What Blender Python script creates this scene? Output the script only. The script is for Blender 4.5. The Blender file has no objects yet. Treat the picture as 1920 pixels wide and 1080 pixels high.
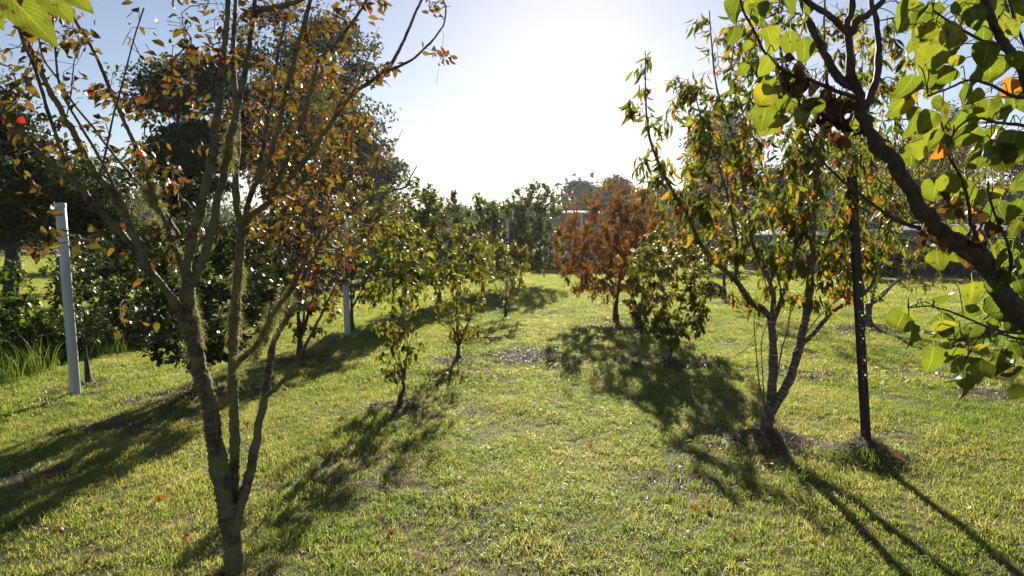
import bpy, math, random
import numpy as np
from mathutils import Vector, Matrix, Euler

sc = bpy.context.scene
COL = sc.collection
R = math.radians

# ------------------------------------------------------------------ camera, sky, sun, exposure
F = 1280.0            # focal length in photo pixels (24 mm on a 36 mm wide frame, 1920 px)
PITCH = R(3.6)
CAMZ = 1.6
cam_d = bpy.data.cameras.new('camera')
cam_d.lens = 24.0
cam_d.sensor_width = 36.0
cam_d.clip_start = 0.05
cam_d.clip_end = 3000
cam = bpy.data.objects.new('camera', cam_d)
COL.objects.link(cam)
cam.location = (0, 0, CAMZ)
cam.rotation_euler = (R(90) - PITCH, 0, 0)
sc.camera = cam

SUN_EL, SUN_AZ = 20.5, 5.2     # degrees; azimuth to the right of the camera's heading (+Y)
world = bpy.data.worlds.new('World')
sc.world = world
world.use_nodes = True
wn = world.node_tree
wn.nodes.clear()
w_out = wn.nodes.new('ShaderNodeOutputWorld')
w_bg = wn.nodes.new('ShaderNodeBackground')
w_sky = wn.nodes.new('ShaderNodeTexSky')
w_sky.sky_type = 'NISHITA'
w_sky.sun_disc = False
w_sky.sun_elevation = R(SUN_EL)
w_sky.sun_rotation = R(SUN_AZ)
w_sky.altitude = 100
w_sky.air_density = 1.0
w_sky.dust_density = 0.16
w_sky.ozone_density = 2.0
w_bg.inputs['Strength'].default_value = 0.05
w_wb = wn.nodes.new('ShaderNodeMixRGB'); w_wb.blend_type = 'MULTIPLY'; w_wb.inputs[0].default_value = 1
w_wb.inputs[2].default_value = (1.09, 0.94, 0.90, 1)      # the photograph's cool white balance
wn.links.new(w_sky.outputs[0], w_wb.inputs[1]); wn.links.new(w_wb.outputs[0], w_bg.inputs[0])
wn.links.new(w_bg.outputs[0], w_out.inputs[0])

sun_d = bpy.data.lights.new('sun', 'SUN')
sun_d.energy = 5.0
sun_d.angle = R(0.5)
sun_d.color = (1.0, 0.93, 0.80)
sun = bpy.data.objects.new('sun', sun_d)
COL.objects.link(sun)
SUNV = Vector((math.sin(R(SUN_AZ)) * math.cos(R(SUN_EL)), math.cos(R(SUN_AZ)) * math.cos(R(SUN_EL)), math.sin(R(SUN_EL))))
sun.rotation_euler = (-SUNV).to_track_quat('-Z', 'Y').to_euler()
sun.location = (5, 40, 30)

sc.view_settings.view_transform = 'Standard'
sc.view_settings.look = 'None'
sc.view_settings.exposure = 1.27
sc.view_settings.gamma = 1.0
sc.view_settings.use_curve_mapping = False
sc.render.engine = 'CYCLES'
sc.cycles.use_denoising = True
sc.cycles.max_bounces = 8
sc.cycles.diffuse_bounces = 3
sc.cycles.glossy_bounces = 2
sc.cycles.transmission_bounces = 5
sc.cycles.transparent_max_bounces = 6
sc.cycles.volume_bounces = 0
sc.cycles.sample_clamp_indirect = 6

# ------------------------------------------------------------------ ground shape and picture rays
def sstep(a, b, x):
    t = np.clip((x - a) / (b - a), 0, 1)
    return t * t * (3 - 2 * t)

MOUNDS = []           # (x, y, radius, height) little heaps of dry clippings round the trunks

def ground(x, y):
    x = np.asarray(x, float); y = np.asarray(y, float)
    s = np.maximum(0, -(x + 1.0))
    h = -0.07 * np.minimum(s, 8.0) * sstep(0, 1.5, s)
    near = 1 - sstep(45, 70, y)
    h = h - 1.15 * near * np.exp(-((x + 11.2) / 1.7) ** 2)
    h = h * (1 - sstep(80, 160, y)) 
    h = h + 0.025 * np.sin(x * 0.9 + 1.3) * np.sin(y * 0.7 + 0.4) * (1 - sstep(20, 50, y)) + 0.012 * np.sin(x * 2.7 + y * 1.9) * (1 - sstep(12, 25, y))
    for mx, my, mr, mh in MOUNDS:
        d2 = ((x - mx) ** 2 + (y - my) ** 2) / (mr * mr)
        h = h + mh * np.exp(-2.2 * d2)
    return h

def gz(x, y):
    return float(ground(x, y))

def ray(px, py):
    a = (px - 960) / F; b = -(py - 540) / F
    return Vector((a, math.cos(PITCH) + b * math.sin(PITCH), -math.sin(PITCH) + b * math.cos(PITCH)))

def P(px, py, d):
    """The point that lies d metres ahead (along the ground) behind photo pixel px, py."""
    r = ray(px, py)
    t = d / r.y
    return Vector((r.x * t, d, CAMZ + r.z * t))

def G(px, py):
    """Where the ray of a photo pixel meets the ground."""
    r = ray(px, py)
    t, dt = 1.5, 0.05
    while t < 400:
        p = r * t
        if CAMZ + p.z < gz(p.x, p.y):
            break
        t += dt
        dt = max(0.05, t * 0.01)
    lo, hi = t - dt, t
    for _ in range(20):
        m = (lo + hi) / 2
        p = r * m
        if CAMZ + p.z < gz(p.x, p.y): hi = m
        else: lo = m
    p = r * hi
    return Vector((p.x, p.y, gz(p.x, p.y)))

# ------------------------------------------------------------------ mesh helpers
class MB:
    """Collects vertices and faces (and one random value per vertex) for one mesh object."""
    def __init__(self):
        self.v = []; self.f = []; self.r = []; self.n = 0; self.uv = []
    def add(self, v, f, r=0.5, uv=None):
        v = np.asarray(v, float).reshape(-1, 3)
        self.v.append(v)
        for a in f:
            a = np.asarray(a)
            if a.size: self.f.append(a + self.n)
        rr = np.full(len(v), r) if np.isscalar(r) else np.asarray(r, float)
        self.r.append(rr)
        self.uv.append(np.zeros((len(v), 2)) if uv is None else np.asarray(uv, float))
        self.n += len(v)
    def mesh(self, name, mat, smooth=True, origin=None):
        me = bpy.data.meshes.new(name)
        v = np.concatenate(self.v) if self.v else np.zeros((0, 3))
        if origin is not None: v = v - np.array(origin)
        tri = [a.reshape(-1, a.shape[-1]) for a in self.f]
        loops = np.concatenate([a.ravel() for a in tri]) if tri else np.zeros(0, int)
        tot = np.concatenate([np.full(len(a), a.shape[1]) for a in tri]) if tri else np.zeros(0, int)
        start = np.concatenate([[0], np.cumsum(tot)[:-1]]) if len(tot) else np.zeros(0, int)
        me.vertices.add(len(v)); me.vertices.foreach_set('co', v.astype(np.float32).ravel())
        me.loops.add(len(loops)); me.loops.foreach_set('vertex_index', loops.astype(np.int32))
        me.polygons.add(len(tot)); me.polygons.foreach_set('loop_start', start.astype(np.int32))
        me.polygons.foreach_set('use_smooth', np.full(len(tot), smooth))
        me.update(calc_edges=True)
        a = me.attributes.new('rnd', 'FLOAT', 'POINT')
        if len(v): a.data.foreach_set('value', np.concatenate(self.r).astype(np.float32))
        u = me.attributes.new('luv', 'FLOAT2', 'POINT')
        if len(v): u.data.foreach_set('vector', np.concatenate(self.uv).astype(np.float32).ravel())
        me.materials.append(mat)
        return me
    def build(self, name, mat, parent=None, smooth=True, stuff=False, origin=None):
        if origin is None and parent is not None: origin = parent.location
        o = bpy.data.objects.new(name, self.mesh(name, mat, smooth, origin))
        COL.objects.link(o)
        if parent is not None: o.parent = parent
        elif origin is not None: o.location = origin
        if stuff: o['kind'] = 'stuff'
        return o
    def box(self, c, s, rot=None, r=0.5):
        x, y, z = s[0] / 2, s[1] / 2, s[2] / 2
        v = np.array([(-x, -y, -z), (x, -y, -z), (x, y, -z), (-x, y, -z), (-x, -y, z), (x, -y, z), (x, y, z), (-x, y, z)])
        if rot is not None: v = v @ np.array(rot).T
        v = v + np.array(c)
        self.add(v, [np.array([(0, 3, 2, 1), (4, 5, 6, 7), (0, 1, 5, 4), (1, 2, 6, 5), (2, 3, 7, 6), (3, 0, 4, 7)])], r)
    def tube(self, pts, rad, seg=6, rng=None, rough=0.0, r=0.5, cap=True):
        pts = np.asarray(pts, float); rad = np.asarray(rad, float)
        n = len(pts)
        if n < 2: return
        tan = np.gradient(pts, axis=0)
        tan /= np.linalg.norm(tan, axis=1, keepdims=True) + 1e-9
        ref = np.array([1.0, 0, 0]) if abs(tan[0, 0]) < 0.8 else np.array([0, 1.0, 0])
        a = ref - tan * (tan @ ref)[:, None]
        a /= np.linalg.norm(a, axis=1, keepdims=True) + 1e-9
        b = np.cross(tan, a)
        ang = np.arange(seg) * 2 * math.pi / seg
        rr = rad[:, None] * np.ones(seg)
        if rough and rng is not None: rr = rr * (1 + rng.normal(0, rough, (n, seg)))
        v = pts[:, None, :] + rr[:, :, None] * (np.cos(ang)[None, :, None] * a[:, None, :] + np.sin(ang)[None, :, None] * b[:, None, :])
        i = np.arange(n - 1)[:, None] * seg; j = np.arange(seg)[None, :]; k = (j + 1) % seg
        q = np.stack([i + j, i + k, i + seg + k, i + seg + j], -1).reshape(-1, 4)
        ln = np.concatenate([[0], np.cumsum(np.linalg.norm(np.diff(pts, axis=0), axis=1))])
        uv = np.stack([np.tile(ang / 6.283, (n, 1)), np.tile(ln[:, None], (1, seg))], -1).reshape(-1, 2)
        f = [q]
        vv = v.reshape(-1, 3)
        if cap:
            f.append(((n - 1) * seg + np.arange(seg))[None, :])
        self.add(vv, f, r, uv)

def tag(o, label, cat, group=None):
    o['label'] = label; o['category'] = cat
    if group: o['group'] = group
    return o

def thing(name, loc, label, cat, group=None):
    o = bpy.data.objects.new(name, None)
    o.empty_display_size = 0.2
    COL.objects.link(o)
    o.location = loc
    return tag(o, label, cat, group)

def smooth_path(pts, per=4):
    """Catmull-Rom through the given points (each a tuple; any number of columns)."""
    p = np.asarray(pts, float)
    if len(p) < 3:
        t = np.linspace(0, 1, per + 1)[:, None]
        return p[0] * (1 - t) + p[-1] * t
    q = np.vstack([2 * p[0] - p[1], p, 2 * p[-1] - p[-2]])
    out = []
    for i in range(1, len(q) - 2):
        for t in np.arange(per) / per:
            a, b, c, d = q[i - 1], q[i], q[i + 1], q[i + 2]
            out.append(0.5 * (2 * b + (c - a) * t + (2 * a - 5 * b + 4 * c - d) * t * t + (3 * b - a - 3 * c + d) * t ** 3))
    out.append(q[-2])
    return np.array(out)

# ------------------------------------------------------------------ materials
def new_mat(name):
    m = bpy.data.materials.new(name); m.use_nodes = True
    nt = m.node_tree; nt.nodes.clear()
    return m, nt, nt.nodes, nt.links

def ramp(nodes, stops):
    r = nodes.new('ShaderNodeValToRGB')
    e = r.color_ramp.elements
    while len(e) > 1: e.remove(e[-1])
    e[0].position = stops[0][0]; e[0].color = (*stops[0][1], 1)
    for p, c in stops[1:]:
        x = e.new(p); x.color = (*c, 1)
    return r

def math_node(nodes, links, op, a, b=None, clamp=False):
    m = nodes.new('ShaderNodeMath'); m.operation = op; m.use_clamp = clamp
    for i, v in enumerate((a, b)):
        if v is None: continue
        if isinstance(v, (int, float)): m.inputs[i].default_value = v
        else: links.new(v, m.inputs[i])
    return m.outputs[0]

def leaf_mat(name, stops, trans=0.5, tint=(1.5, 1.45, 0.9), rough=0.46, spots=0.0, veins=False, spec=0.5):
    m, nt, N, L = new_mat(name)
    at = N.new('ShaderNodeAttribute'); at.attribute_name = 'rnd'
    rp = ramp(N, stops)
    L.new(at.outputs['Fac'], rp.inputs[0])
    colr = rp.outputs[0]
    geo = N.new('ShaderNodeNewGeometry')
    noise = N.new('ShaderNodeTexNoise'); noise.inputs['Scale'].default_value = 28; noise.inputs['Detail'].default_value = 3
    L.new(geo.outputs['Position'], noise.inputs['Vector'])
    hsv = N.new('ShaderNodeHueSaturation')
    v = math_node(N, L, 'MULTIPLY_ADD', noise.outputs[0], 0.7); v.node.inputs[2].default_value = 0.65
    L.new(v, hsv.inputs['Value']); L.new(colr, hsv.inputs['Color'])
    colr = hsv.outputs[0]
    if veins:
        uv = N.new('ShaderNodeAttribute'); uv.attribute_name = 'luv'
        sep = N.new('ShaderNodeSeparateXYZ'); L.new(uv.outputs['Vector'], sep.inputs[0])
        ax = math_node(N, L, 'ABSOLUTE', sep.outputs[0])
        diag = math_node(N, L, 'MULTIPLY_ADD', ax, -0.55); L.new(sep.outputs[1], diag.node.inputs[2])
        w = math_node(N, L, 'FRACT', math_node(N, L, 'MULTIPLY', diag, 7.0))
        vn = math_node(N, L, 'LESS_THAN', w, 0.09)
        mid = math_node(N, L, 'LESS_THAN', ax, 0.035)
        allv = math_node(N, L, 'MAXIMUM', vn, mid)
        mx = N.new('ShaderNodeMixRGB'); mx.inputs[2].default_value = (0.30, 0.32, 0.08, 1)
        L.new(math_node(N, L, 'MULTIPLY', allv, 0.45), mx.inputs[0]); L.new(colr, mx.inputs[1])
        colr = mx.outputs[0]
    if spots:
        vo = N.new('ShaderNodeTexNoise'); vo.inputs['Scale'].default_value = 55; vo.inputs['Detail'].default_value = 2
        L.new(geo.outputs['Position'], vo.inputs['Vector'])
        sr = ramp(N, [(0.63, (0, 0, 0)), (0.69, (1, 1, 1))]); L.new(vo.outputs[0], sr.inputs[0])
        mx = N.new('ShaderNodeMixRGB'); mx.inputs[2].default_value = (0.07, 0.035, 0.012, 1)
        L.new(math_node(N, L, 'MULTIPLY', sr.outputs[0], spots), mx.inputs[0]); L.new(colr, mx.inputs[1])
        colr = mx.outputs[0]
    bs = N.new('ShaderNodeBsdfPrincipled')
    bs.inputs['Roughness'].default_value = rough
    bs.inputs['Specular IOR Level'].default_value = spec
    L.new(colr, bs.inputs['Base Color'])
    tr = N.new('ShaderNodeBsdfTranslucent')
    tm = N.new('ShaderNodeMixRGB'); tm.blend_type = 'MULTIPLY'; tm.inputs[0].default_value = 1
    tm.inputs[2].default_value = (*tint, 1)
    L.new(colr, tm.inputs[1]); L.new(tm.outputs[0], tr.inputs[0])
    ms = N.new('ShaderNodeMixShader'); ms.inputs[0].default_value = trans
    L.new(bs.outputs[0], ms.inputs[1]); L.new(tr.outputs[0], ms.inputs[2])
    o = N.new('ShaderNodeOutputMaterial'); L.new(ms.outputs[0], o.inputs[0])
    return m

def bark_mat(name, dark, light, lichen=None, bands=0.0, scale=14.0, lich_amt=0.5):
    m, nt, N, L = new_mat(name)
    geo = N.new('ShaderNodeNewGeometry')
    mp = N.new('ShaderNodeMapping'); mp.inputs['Scale'].default_value = (1, 1, 0.45)
    L.new(geo.outputs['Position'], mp.inputs[0])
    n1 = N.new('ShaderNodeTexNoise'); n1.inputs['Scale'].default_value = scale; n1.inputs['Detail'].default_value = 6; n1.inputs['Roughness'].default_value = 0.7
    L.new(mp.outputs[0], n1.inputs['Vector'])
    rp = ramp(N, [(0.32, dark), (0.68, light)]); L.new(n1.outputs[0], rp.inputs[0])
    colr = rp.outputs[0]
    if bands:
        uv = N.new('ShaderNodeAttribute'); uv.attribute_name = 'luv'
        wv = N.new('ShaderNodeTexNoise'); wv.inputs['Scale'].default_value = 1.0; wv.inputs['Detail'].default_value = 3
        mp2 = N.new('ShaderNodeMapping'); mp2.inputs['Scale'].default_value = (1.5, 42, 1)
        L.new(uv.outputs['Vector'], mp2.inputs[0]); L.new(mp2.outputs[0], wv.inputs['Vector'])
        br = ramp(N, [(0.52, (0, 0, 0)), (0.60, (1, 1, 1))]); L.new(wv.outputs[0], br.inputs[0])
        mx = N.new('ShaderNodeMixRGB'); mx.inputs[2].default_value = (0.30, 0.27, 0.22, 1)
        L.new(math_node(N, L, 'MULTIPLY', br.outputs[0], bands), mx.inputs[0]); L.new(colr, mx.inputs[1])
        colr = mx.outputs[0]
    if lichen:
        n2 = N.new('ShaderNodeTexNoise'); n2.inputs['Scale'].default_value = 9; n2.inputs['Detail'].default_value = 5
        L.new(geo.outputs['Position'], n2.inputs['Vector'])
        lr = ramp(N, [(0.62 - 0.22 * lich_amt, (0, 0, 0)), (0.74 - 0.22 * lich_amt, (1, 1, 1))]); L.new(n2.outputs[0], lr.inputs[0])
        mx = N.new('ShaderNodeMixRGB'); mx.inputs[2].default_value = (*lichen, 1)
        L.new(math_node(N, L, 'MULTIPLY', lr.outputs[0], 0.8), mx.inputs[0]); L.new(colr, mx.inputs[1])
        colr = mx.outputs[0]
    bs = N.new('ShaderNodeBsdfPrincipled'); bs.inputs['Roughness'].default_value = 0.72
    bs.inputs['Specular IOR Level'].default_value = 0.35
    L.new(colr, bs.inputs['Base Color'])
    bp = N.new('ShaderNodeBump'); bp.inputs['Strength'].default_value = 1.0; bp.inputs['Distance'].default_value = 0.02
    L.new(n1.outputs[0], bp.inputs['Height']); L.new(bp.outputs[0], bs.inputs['Normal'])
    o = N.new('ShaderNodeOutputMaterial'); L.new(bs.outputs[0], o.inputs[0])
    return m

def plain_mat(name, colr, rough=0.6, metal=0.0, var=0.25, scale=6.0, bump=0.0, stretch=(1, 1, 1)):
    m, nt, N, L = new_mat(name)
    geo = N.new('ShaderNodeNewGeometry')
    mp = N.new('ShaderNodeMapping'); mp.inputs['Scale'].default_value = stretch
    L.new(geo.outputs['Position'], mp.inputs[0])
    n1 = N.new('ShaderNodeTexNoise'); n1.inputs['Scale'].default_value = scale; n1.inputs['Detail'].default_value = 6
    L.new(mp.outputs[0], n1.inputs['Vector'])
    rp = ramp(N, [(0.3, tuple(c * (1 - var) for c in colr)), (0.7, tuple(min(1, c * (1 + var)) for c in colr))])
    L.new(n1.outputs[0], rp.inputs[0])
    bs = N.new('ShaderNodeBsdfPrincipled'); bs.inputs['Roughness'].default_value = rough; bs.inputs['Metallic'].default_value = metal
    L.new(rp.outputs[0], bs.inputs['Base Color'])
    if bump:
        bp = N.new('ShaderNodeBump'); bp.inputs['Strength'].default_value = bump; bp.inputs['Distance'].default_value = 0.01
        L.new(n1.outputs[0], bp.inputs['Height']); L.new(bp.outputs[0], bs.inputs['Normal'])
    o = N.new('ShaderNodeOutputMaterial'); L.new(bs.outputs[0], o.inputs[0])
    return m

M = {}
M['plum_leaf'] = leaf_mat('plum_leaf', [(0.0, (0.060, 0.060, 0.016)), (0.25, (0.095, 0.075, 0.018)), (0.5, (0.15, 0.088, 0.018)), (0.68, (0.17, 0.115, 0.020)), (0.8, (0.13, 0.056, 0.016)), (0.955, (0.09, 0.036, 0.014)), (0.96, (0.30, 0.025, 0.014)), (1.0, (0.30, 0.025, 0.014))], trans=0.5, tint=(1.4, 1.3, 0.8), spots=0.8, spec=0.25)
M['peach_leaf'] = leaf_mat('peach_leaf', [(0.0, (0.035, 0.062, 0.012)), (0.32, (0.075, 0.105, 0.015)), (0.66, (0.14, 0.155, 0.018)), (0.82, (0.21, 0.18, 0.018)), (0.93, (0.27, 0.13, 0.015)), (0.985, (0.24, 0.065, 0.014)), (1.0, (0.20, 0.03, 0.014))], trans=0.6, tint=(1.55, 1.45, 0.8), spots=0.5, spec=0.25)
M['red_peach_leaf'] = leaf_mat('red_peach_leaf', [(0.0, (0.06, 0.062, 0.014)), (0.35, (0.12, 0.09, 0.016)), (0.6, (0.20, 0.10, 0.016)), (0.85, (0.21, 0.068, 0.015)), (1.0, (0.18, 0.035, 0.015))], trans=0.58, tint=(1.5, 1.3, 0.7), spots=0.4, spec=0.25)
M['pear_leaf'] = leaf_mat('pear_leaf', [(0.0, (0.035, 0.060, 0.014)), (0.5, (0.065, 0.10, 0.018)), (0.85, (0.115, 0.14, 0.024)), (0.94, (0.20, 0.18, 0.02)), (1.0, (0.26, 0.15, 0.02))], trans=0.58, tint=(1.6, 1.5, 0.7), spots=0.2, spec=0.2)
M['yellow_leaf'] = leaf_mat('yellow_leaf', [(0.0, (0.045, 0.070, 0.014)), (0.4, (0.09, 0.115, 0.018)), (0.8, (0.16, 0.165, 0.022)), (0.95, (0.22, 0.175, 0.022)), (1.0, (0.25, 0.12, 0.02))], trans=0.55, tint=(1.6, 1.45, 0.75), spec=0.2, spots=0.3)
M['apricot_leaf'] = leaf_mat('apricot_leaf', [(0.0, (0.05, 0.080, 0.014)), (0.55, (0.09, 0.122, 0.016)), (0.80, (0.13, 0.155, 0.02)), (0.84, (0.165, 0.168, 0.022)), (0.89, (0.165, 0.168, 0.022)), (0.91, (0.30, 0.11, 0.015)), (0.95, (0.30, 0.11, 0.015)), (0.97, (0.06, 0.030, 0.014)), (1.0, (0.06, 0.030, 0.014))], trans=0.6, tint=(1.75, 1.6, 0.75), rough=0.32, spots=0.9, veins=True)
M['glossy_leaf'] = leaf_mat('glossy_leaf', [(0.0, (0.022, 0.040, 0.010)), (0.6, (0.04, 0.065, 0.012)), (0.9, (0.07, 0.09, 0.014)), (1.0, (0.14, 0.12, 0.015))], trans=0.35, tint=(1.5, 1.45, 0.7), rough=0.42, spec=0.3)
M['shrub_leaf'] = leaf_mat('shrub_leaf', [(0.0, (0.03, 0.06, 0.012)), (0.6, (0.06, 0.10, 0.014)), (1.0, (0.12, 0.15, 0.02))], trans=0.5, tint=(1.5, 1.45, 0.7))
M['dark_leaf'] = leaf_mat('dark_leaf', [(0.0, (0.020, 0.034, 0.012)), (0.6, (0.040, 0.060, 0.018)), (1.0, (0.09, 0.115, 0.026))], trans=0.30, tint=(1.4, 1.35, 0.8), rough=0.7, spec=0.1)
M['gum_leaf'] = leaf_mat('gum_leaf', [(0.0, (0.035, 0.048, 0.018)), (0.6, (0.06, 0.078, 0.026)), (1.0, (0.11, 0.125, 0.038))], trans=0.35, tint=(1.4, 1.35, 0.9), rough=0.7, spec=0.1)
M['plum_bark'] = bark_mat('plum_bark', (0.018, 0.014, 0.010), (0.12, 0.10, 0.07), lichen=(0.16, 0.165, 0.07), bands=0.3, lich_amt=0.9, scale=34)
M['peach_bark'] = bark_mat('peach_bark', (0.045, 0.035, 0.028), (0.15, 0.12, 0.095), bands=0.75, scale=30)
M['dark_bark'] = bark_mat('dark_bark', (0.025, 0.020, 0.016), (0.085, 0.068, 0.052))
M['grey_bark'] = bark_mat('grey_bark', (0.08, 0.07, 0.06), (0.25, 0.22, 0.18))
M['apricot_bark'] = bark_mat('apricot_bark', (0.028, 0.021, 0.017), (0.12, 0.095, 0.075), scale=46)
M['lichen'] = leaf_mat('lichen', [(0.0, (0.20, 0.21, 0.09)), (1.0, (0.34, 0.33, 0.15))], trans=0.45, tint=(1.3, 1.25, 0.9), rough=0.9, spec=0.1)
M['dead_leaf'] = leaf_mat('dead_leaf', [(0.0, (0.028, 0.018, 0.011)), (0.6, (0.055, 0.034, 0.018)), (1.0, (0.14, 0.065, 0.02))], trans=0.3, tint=(1.3, 1.2, 0.8), rough=0.7, spec=0.2)
M['fallen_leaf'] = leaf_mat('fallen_leaf', [(0.0, (0.28, 0.05, 0.012)), (0.5, (0.36, 0.10, 0.014)), (0.8, (0.34, 0.17, 0.02)), (1.0, (0.12, 0.05, 0.02))], trans=0.4, tint=(1.3, 1.2, 0.8), rough=0.5)

# grass: colour by blade, by patches of the place and by closeness to the dry heaps
DRY = []    # (x, y, rx, ry, weight) patches of dry clippings

def dry_amount(x, y):
    a = np.zeros_like(np.asarray(x, float))
    for dx, dy, rx, ry, w in DRY:
        a = np.maximum(a, w * np.exp(-1.6 * (((x - dx) / rx) ** 2 + ((y - dy) / ry) ** 2)))
    n = np.sin(x * 7.1 + 3 * np.sin(y * 5.3)) * np.sin(y * 6.7 + 2 * np.sin(x * 4.1)) + 0.6 * np.sin(x * 17 + y * 13)
    return np.clip(1.6 * a - 0.22 + 0.22 * n * (a > 0.04), 0, 1)

def grass_mat(name, stops, trans, tint):
    m, nt, N, L = new_mat(name)
    at = N.new('ShaderNodeAttribute'); at.attribute_name = 'rnd'
    geo = N.new('ShaderNodeNewGeometry')
    n1 = N.new('ShaderNodeTexNoise'); n1.inputs['Scale'].default_value = 0.55; n1.inputs['Detail'].default_value = 5; n1.inputs['Roughness'].default_value = 0.65
    L.new(geo.outputs['Position'], n1.inputs['Vector'])
    n2 = N.new('ShaderNodeTexNoise'); n2.inputs['Scale'].default_value = 4.5; n2.inputs['Detail'].default_value = 3
    L.new(geo.outputs['Position'], n2.inputs['Vector'])
    a = math_node(N, L, 'MULTIPLY_ADD', n1.outputs[0], 1.5); a.node.inputs[2].default_value = -0.68
    b = math_node(N, L, 'MULTIPLY_ADD', n2.outputs[0], 0.7); b.node.inputs[2].default_value = -0.35
    s = math_node(N, L, 'ADD', a, b)
    t = math_node(N, L, 'MULTIPLY_ADD', at.outputs['Fac'], 0.62); L.new(s, t.node.inputs[2])
    rp = ramp(N, stops); L.new(t, rp.inputs[0])
    bs = N.new('ShaderNodeBsdfPrincipled'); bs.inputs['Roughness'].default_value = 0.45; bs.inputs['Specular IOR Level'].default_value = 0.38
    L.new(rp.outputs[0], bs.inputs['Base Color'])
    tr = N.new('ShaderNodeBsdfTranslucent')
    tm = N.new('ShaderNodeMixRGB'); tm.blend_type = 'MULTIPLY'; tm.inputs[0].default_value = 1; tm.inputs[2].default_value = (*tint, 1)
    L.new(rp.outputs[0], tm.inputs[1]); L.new(tm.outputs[0], tr.inputs[0])
    ms = N.new('ShaderNodeMixShader'); ms.inputs[0].default_value = trans
    L.new(bs.outputs[0], ms.inputs[1]); L.new(tr.outputs[0], ms.inputs[2])
    o = N.new('ShaderNodeOutputMaterial'); L.new(ms.outputs[0], o.inputs[0])
    return m

M['grass'] = grass_mat('grass', [(0.0, (0.095, 0.145, 0.024)), (0.4, (0.168, 0.205, 0.042)), (0.7, (0.262, 0.25, 0.088)), (1.0, (0.39, 0.33, 0.18))], 0.62, (1.95, 1.85, 1.2))
M['tall_grass'] = grass_mat('tall_grass', [(0.0, (0.07, 0.12, 0.016)), (1.0, (0.15, 0.19, 0.03))], 0.55, (1.5, 1.45, 0.7))
M['straw'] = grass_mat('straw', [(0.0, (0.07, 0.048, 0.027)), (0.5, (0.15, 0.105, 0.058)), (1.0, (0.28, 0.21, 0.12))], 0.25, (1.2, 1.15, 0.9))

def soil_mat():
    m, nt, N, L = new_mat('lawn_soil')
    geo = N.new('ShaderNodeNewGeometry')
    n1 = N.new('ShaderNodeTexNoise'); n1.inputs['Scale'].default_value = 0.55; n1.inputs['Detail'].default_value = 5; n1.inputs['Roughness'].default_value = 0.65
    n2 = N.new('ShaderNodeTexNoise'); n2.inputs['Scale'].default_value = 45; n2.inputs['Detail'].default_value = 5; n2.inputs['Roughness'].default_value = 0.75
    for n in (n1, n2): L.new(geo.outputs['Position'], n.inputs['Vector'])
    mixv = math_node(N, L, 'MULTIPLY_ADD', n1.outputs[0], 0.9); L.new(math_node(N, L, 'MULTIPLY', n2.outputs[0], 0.5), mixv.node.inputs[2])
    green = ramp(N, [(0.45, (0.06, 0.058, 0.02)), (0.62, (0.10, 0.095, 0.032)), (0.85, (0.17, 0.145, 0.06))]); L.new(mixv, green.inputs[0])
    brown = ramp(N, [(0.35, (0.04, 0.028, 0.017)), (0.7, (0.13, 0.09, 0.052))]); L.new(n2.outputs[0], brown.inputs[0])
    at = N.new('ShaderNodeAttribute'); at.attribute_name = 'rnd'
    mx = N.new('ShaderNodeMixRGB'); L.new(at.outputs['Fac'], mx.inputs[0]); L.new(green.outputs[0], mx.inputs[1]); L.new(brown.outputs[0], mx.inputs[2])
    bs = N.new('ShaderNodeBsdfPrincipled'); bs.inputs['Roughness'].default_value = 0.9; bs.inputs['Specular IOR Level'].default_value = 0.2
    L.new(mx.outputs[0], bs.inputs['Base Color'])
    bp = N.new('ShaderNodeBump'); bp.inputs['Strength'].default_value = 0.8; bp.inputs['Distance'].default_value = 0.03
    L.new(n2.outputs[0], bp.inputs['Height']); L.new(bp.outputs[0], bs.inputs['Normal'])
    o = N.new('ShaderNodeOutputMaterial'); L.new(bs.outputs[0], o.inputs[0])
    return m
M['soil'] = soil_mat()

# ------------------------------------------------------------------ leaf shapes
def leaf_template(n, prof, ratio, fold, curl, wave, seed, across=2, twist=0.0, jag=0.0, stalk=0.0):
    """One leaf of length 1 along +Y: n steps long, folded along its midrib, curling down at the tip."""
    g = random.Random(seed)
    ts = [i / n for i in range(n + 1)]
    v, uv = [], []
    y = z = 0.0
    ph = g.uniform(0, 6)
    for i, t in enumerate(ts):
        a = -curl * t
        if i:
            y += math.cos(a) / n; z += math.sin(a) / n
        w = ratio * 0.5 * prof(t)
        tw = twist * t
        for j in range(across + 1):
            s = -1 + 2 * j / across
            ww = w * (1 + (g.uniform(-jag, jag) if abs(s) > 0.9 else 0))
            xx = s * ww
            zz = abs(s) * ww * fold + wave * ww * math.sin(t * 9 + ph + s * 1.5) * abs(s)
            v.append((xx * math.cos(tw), y, z + zz * 1.0 + xx * math.sin(tw)))
            uv.append((s, t))
    f = []
    m = across + 1
    for i in range(n):
        for j in range(across):
            a = i * m + j
            f.append((a, a + 1, a + m + 1, a + m))
    v = np.array(v); uv = np.array(uv)
    v[:, 1] += stalk
    faces = [np.array(f)]
    if stalk:
        b = len(v)
        v = np.vstack([v, [(-0.012, 0, 0.0), (0.012, 0, 0.0), (0.012, stalk + 0.03, 0), (-0.012, stalk + 0.03, 0)]])
        uv = np.vstack([uv, [(0, 0)] * 4])
        faces = [np.vstack([faces[0], [(b, b + 1, b + 2, b + 3)]])]
    return v, faces, uv

ovate = lambda t: max(0.04, math.sin(math.pi * min(1, t ** 0.75)) ** 0.85) if 0 < t < 1 else 0.04
lance = lambda t: max(0.04, math.sin(math.pi * t ** 0.85) ** 0.8) if 0 < t < 1 else 0.03
round_ = lambda t: (max(0.05, (math.sin(math.pi * min(1.0, t ** 0.62)) ** 0.62)) if 0 < t < 1 else (0.28 if t == 0 else 0.03))

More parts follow.
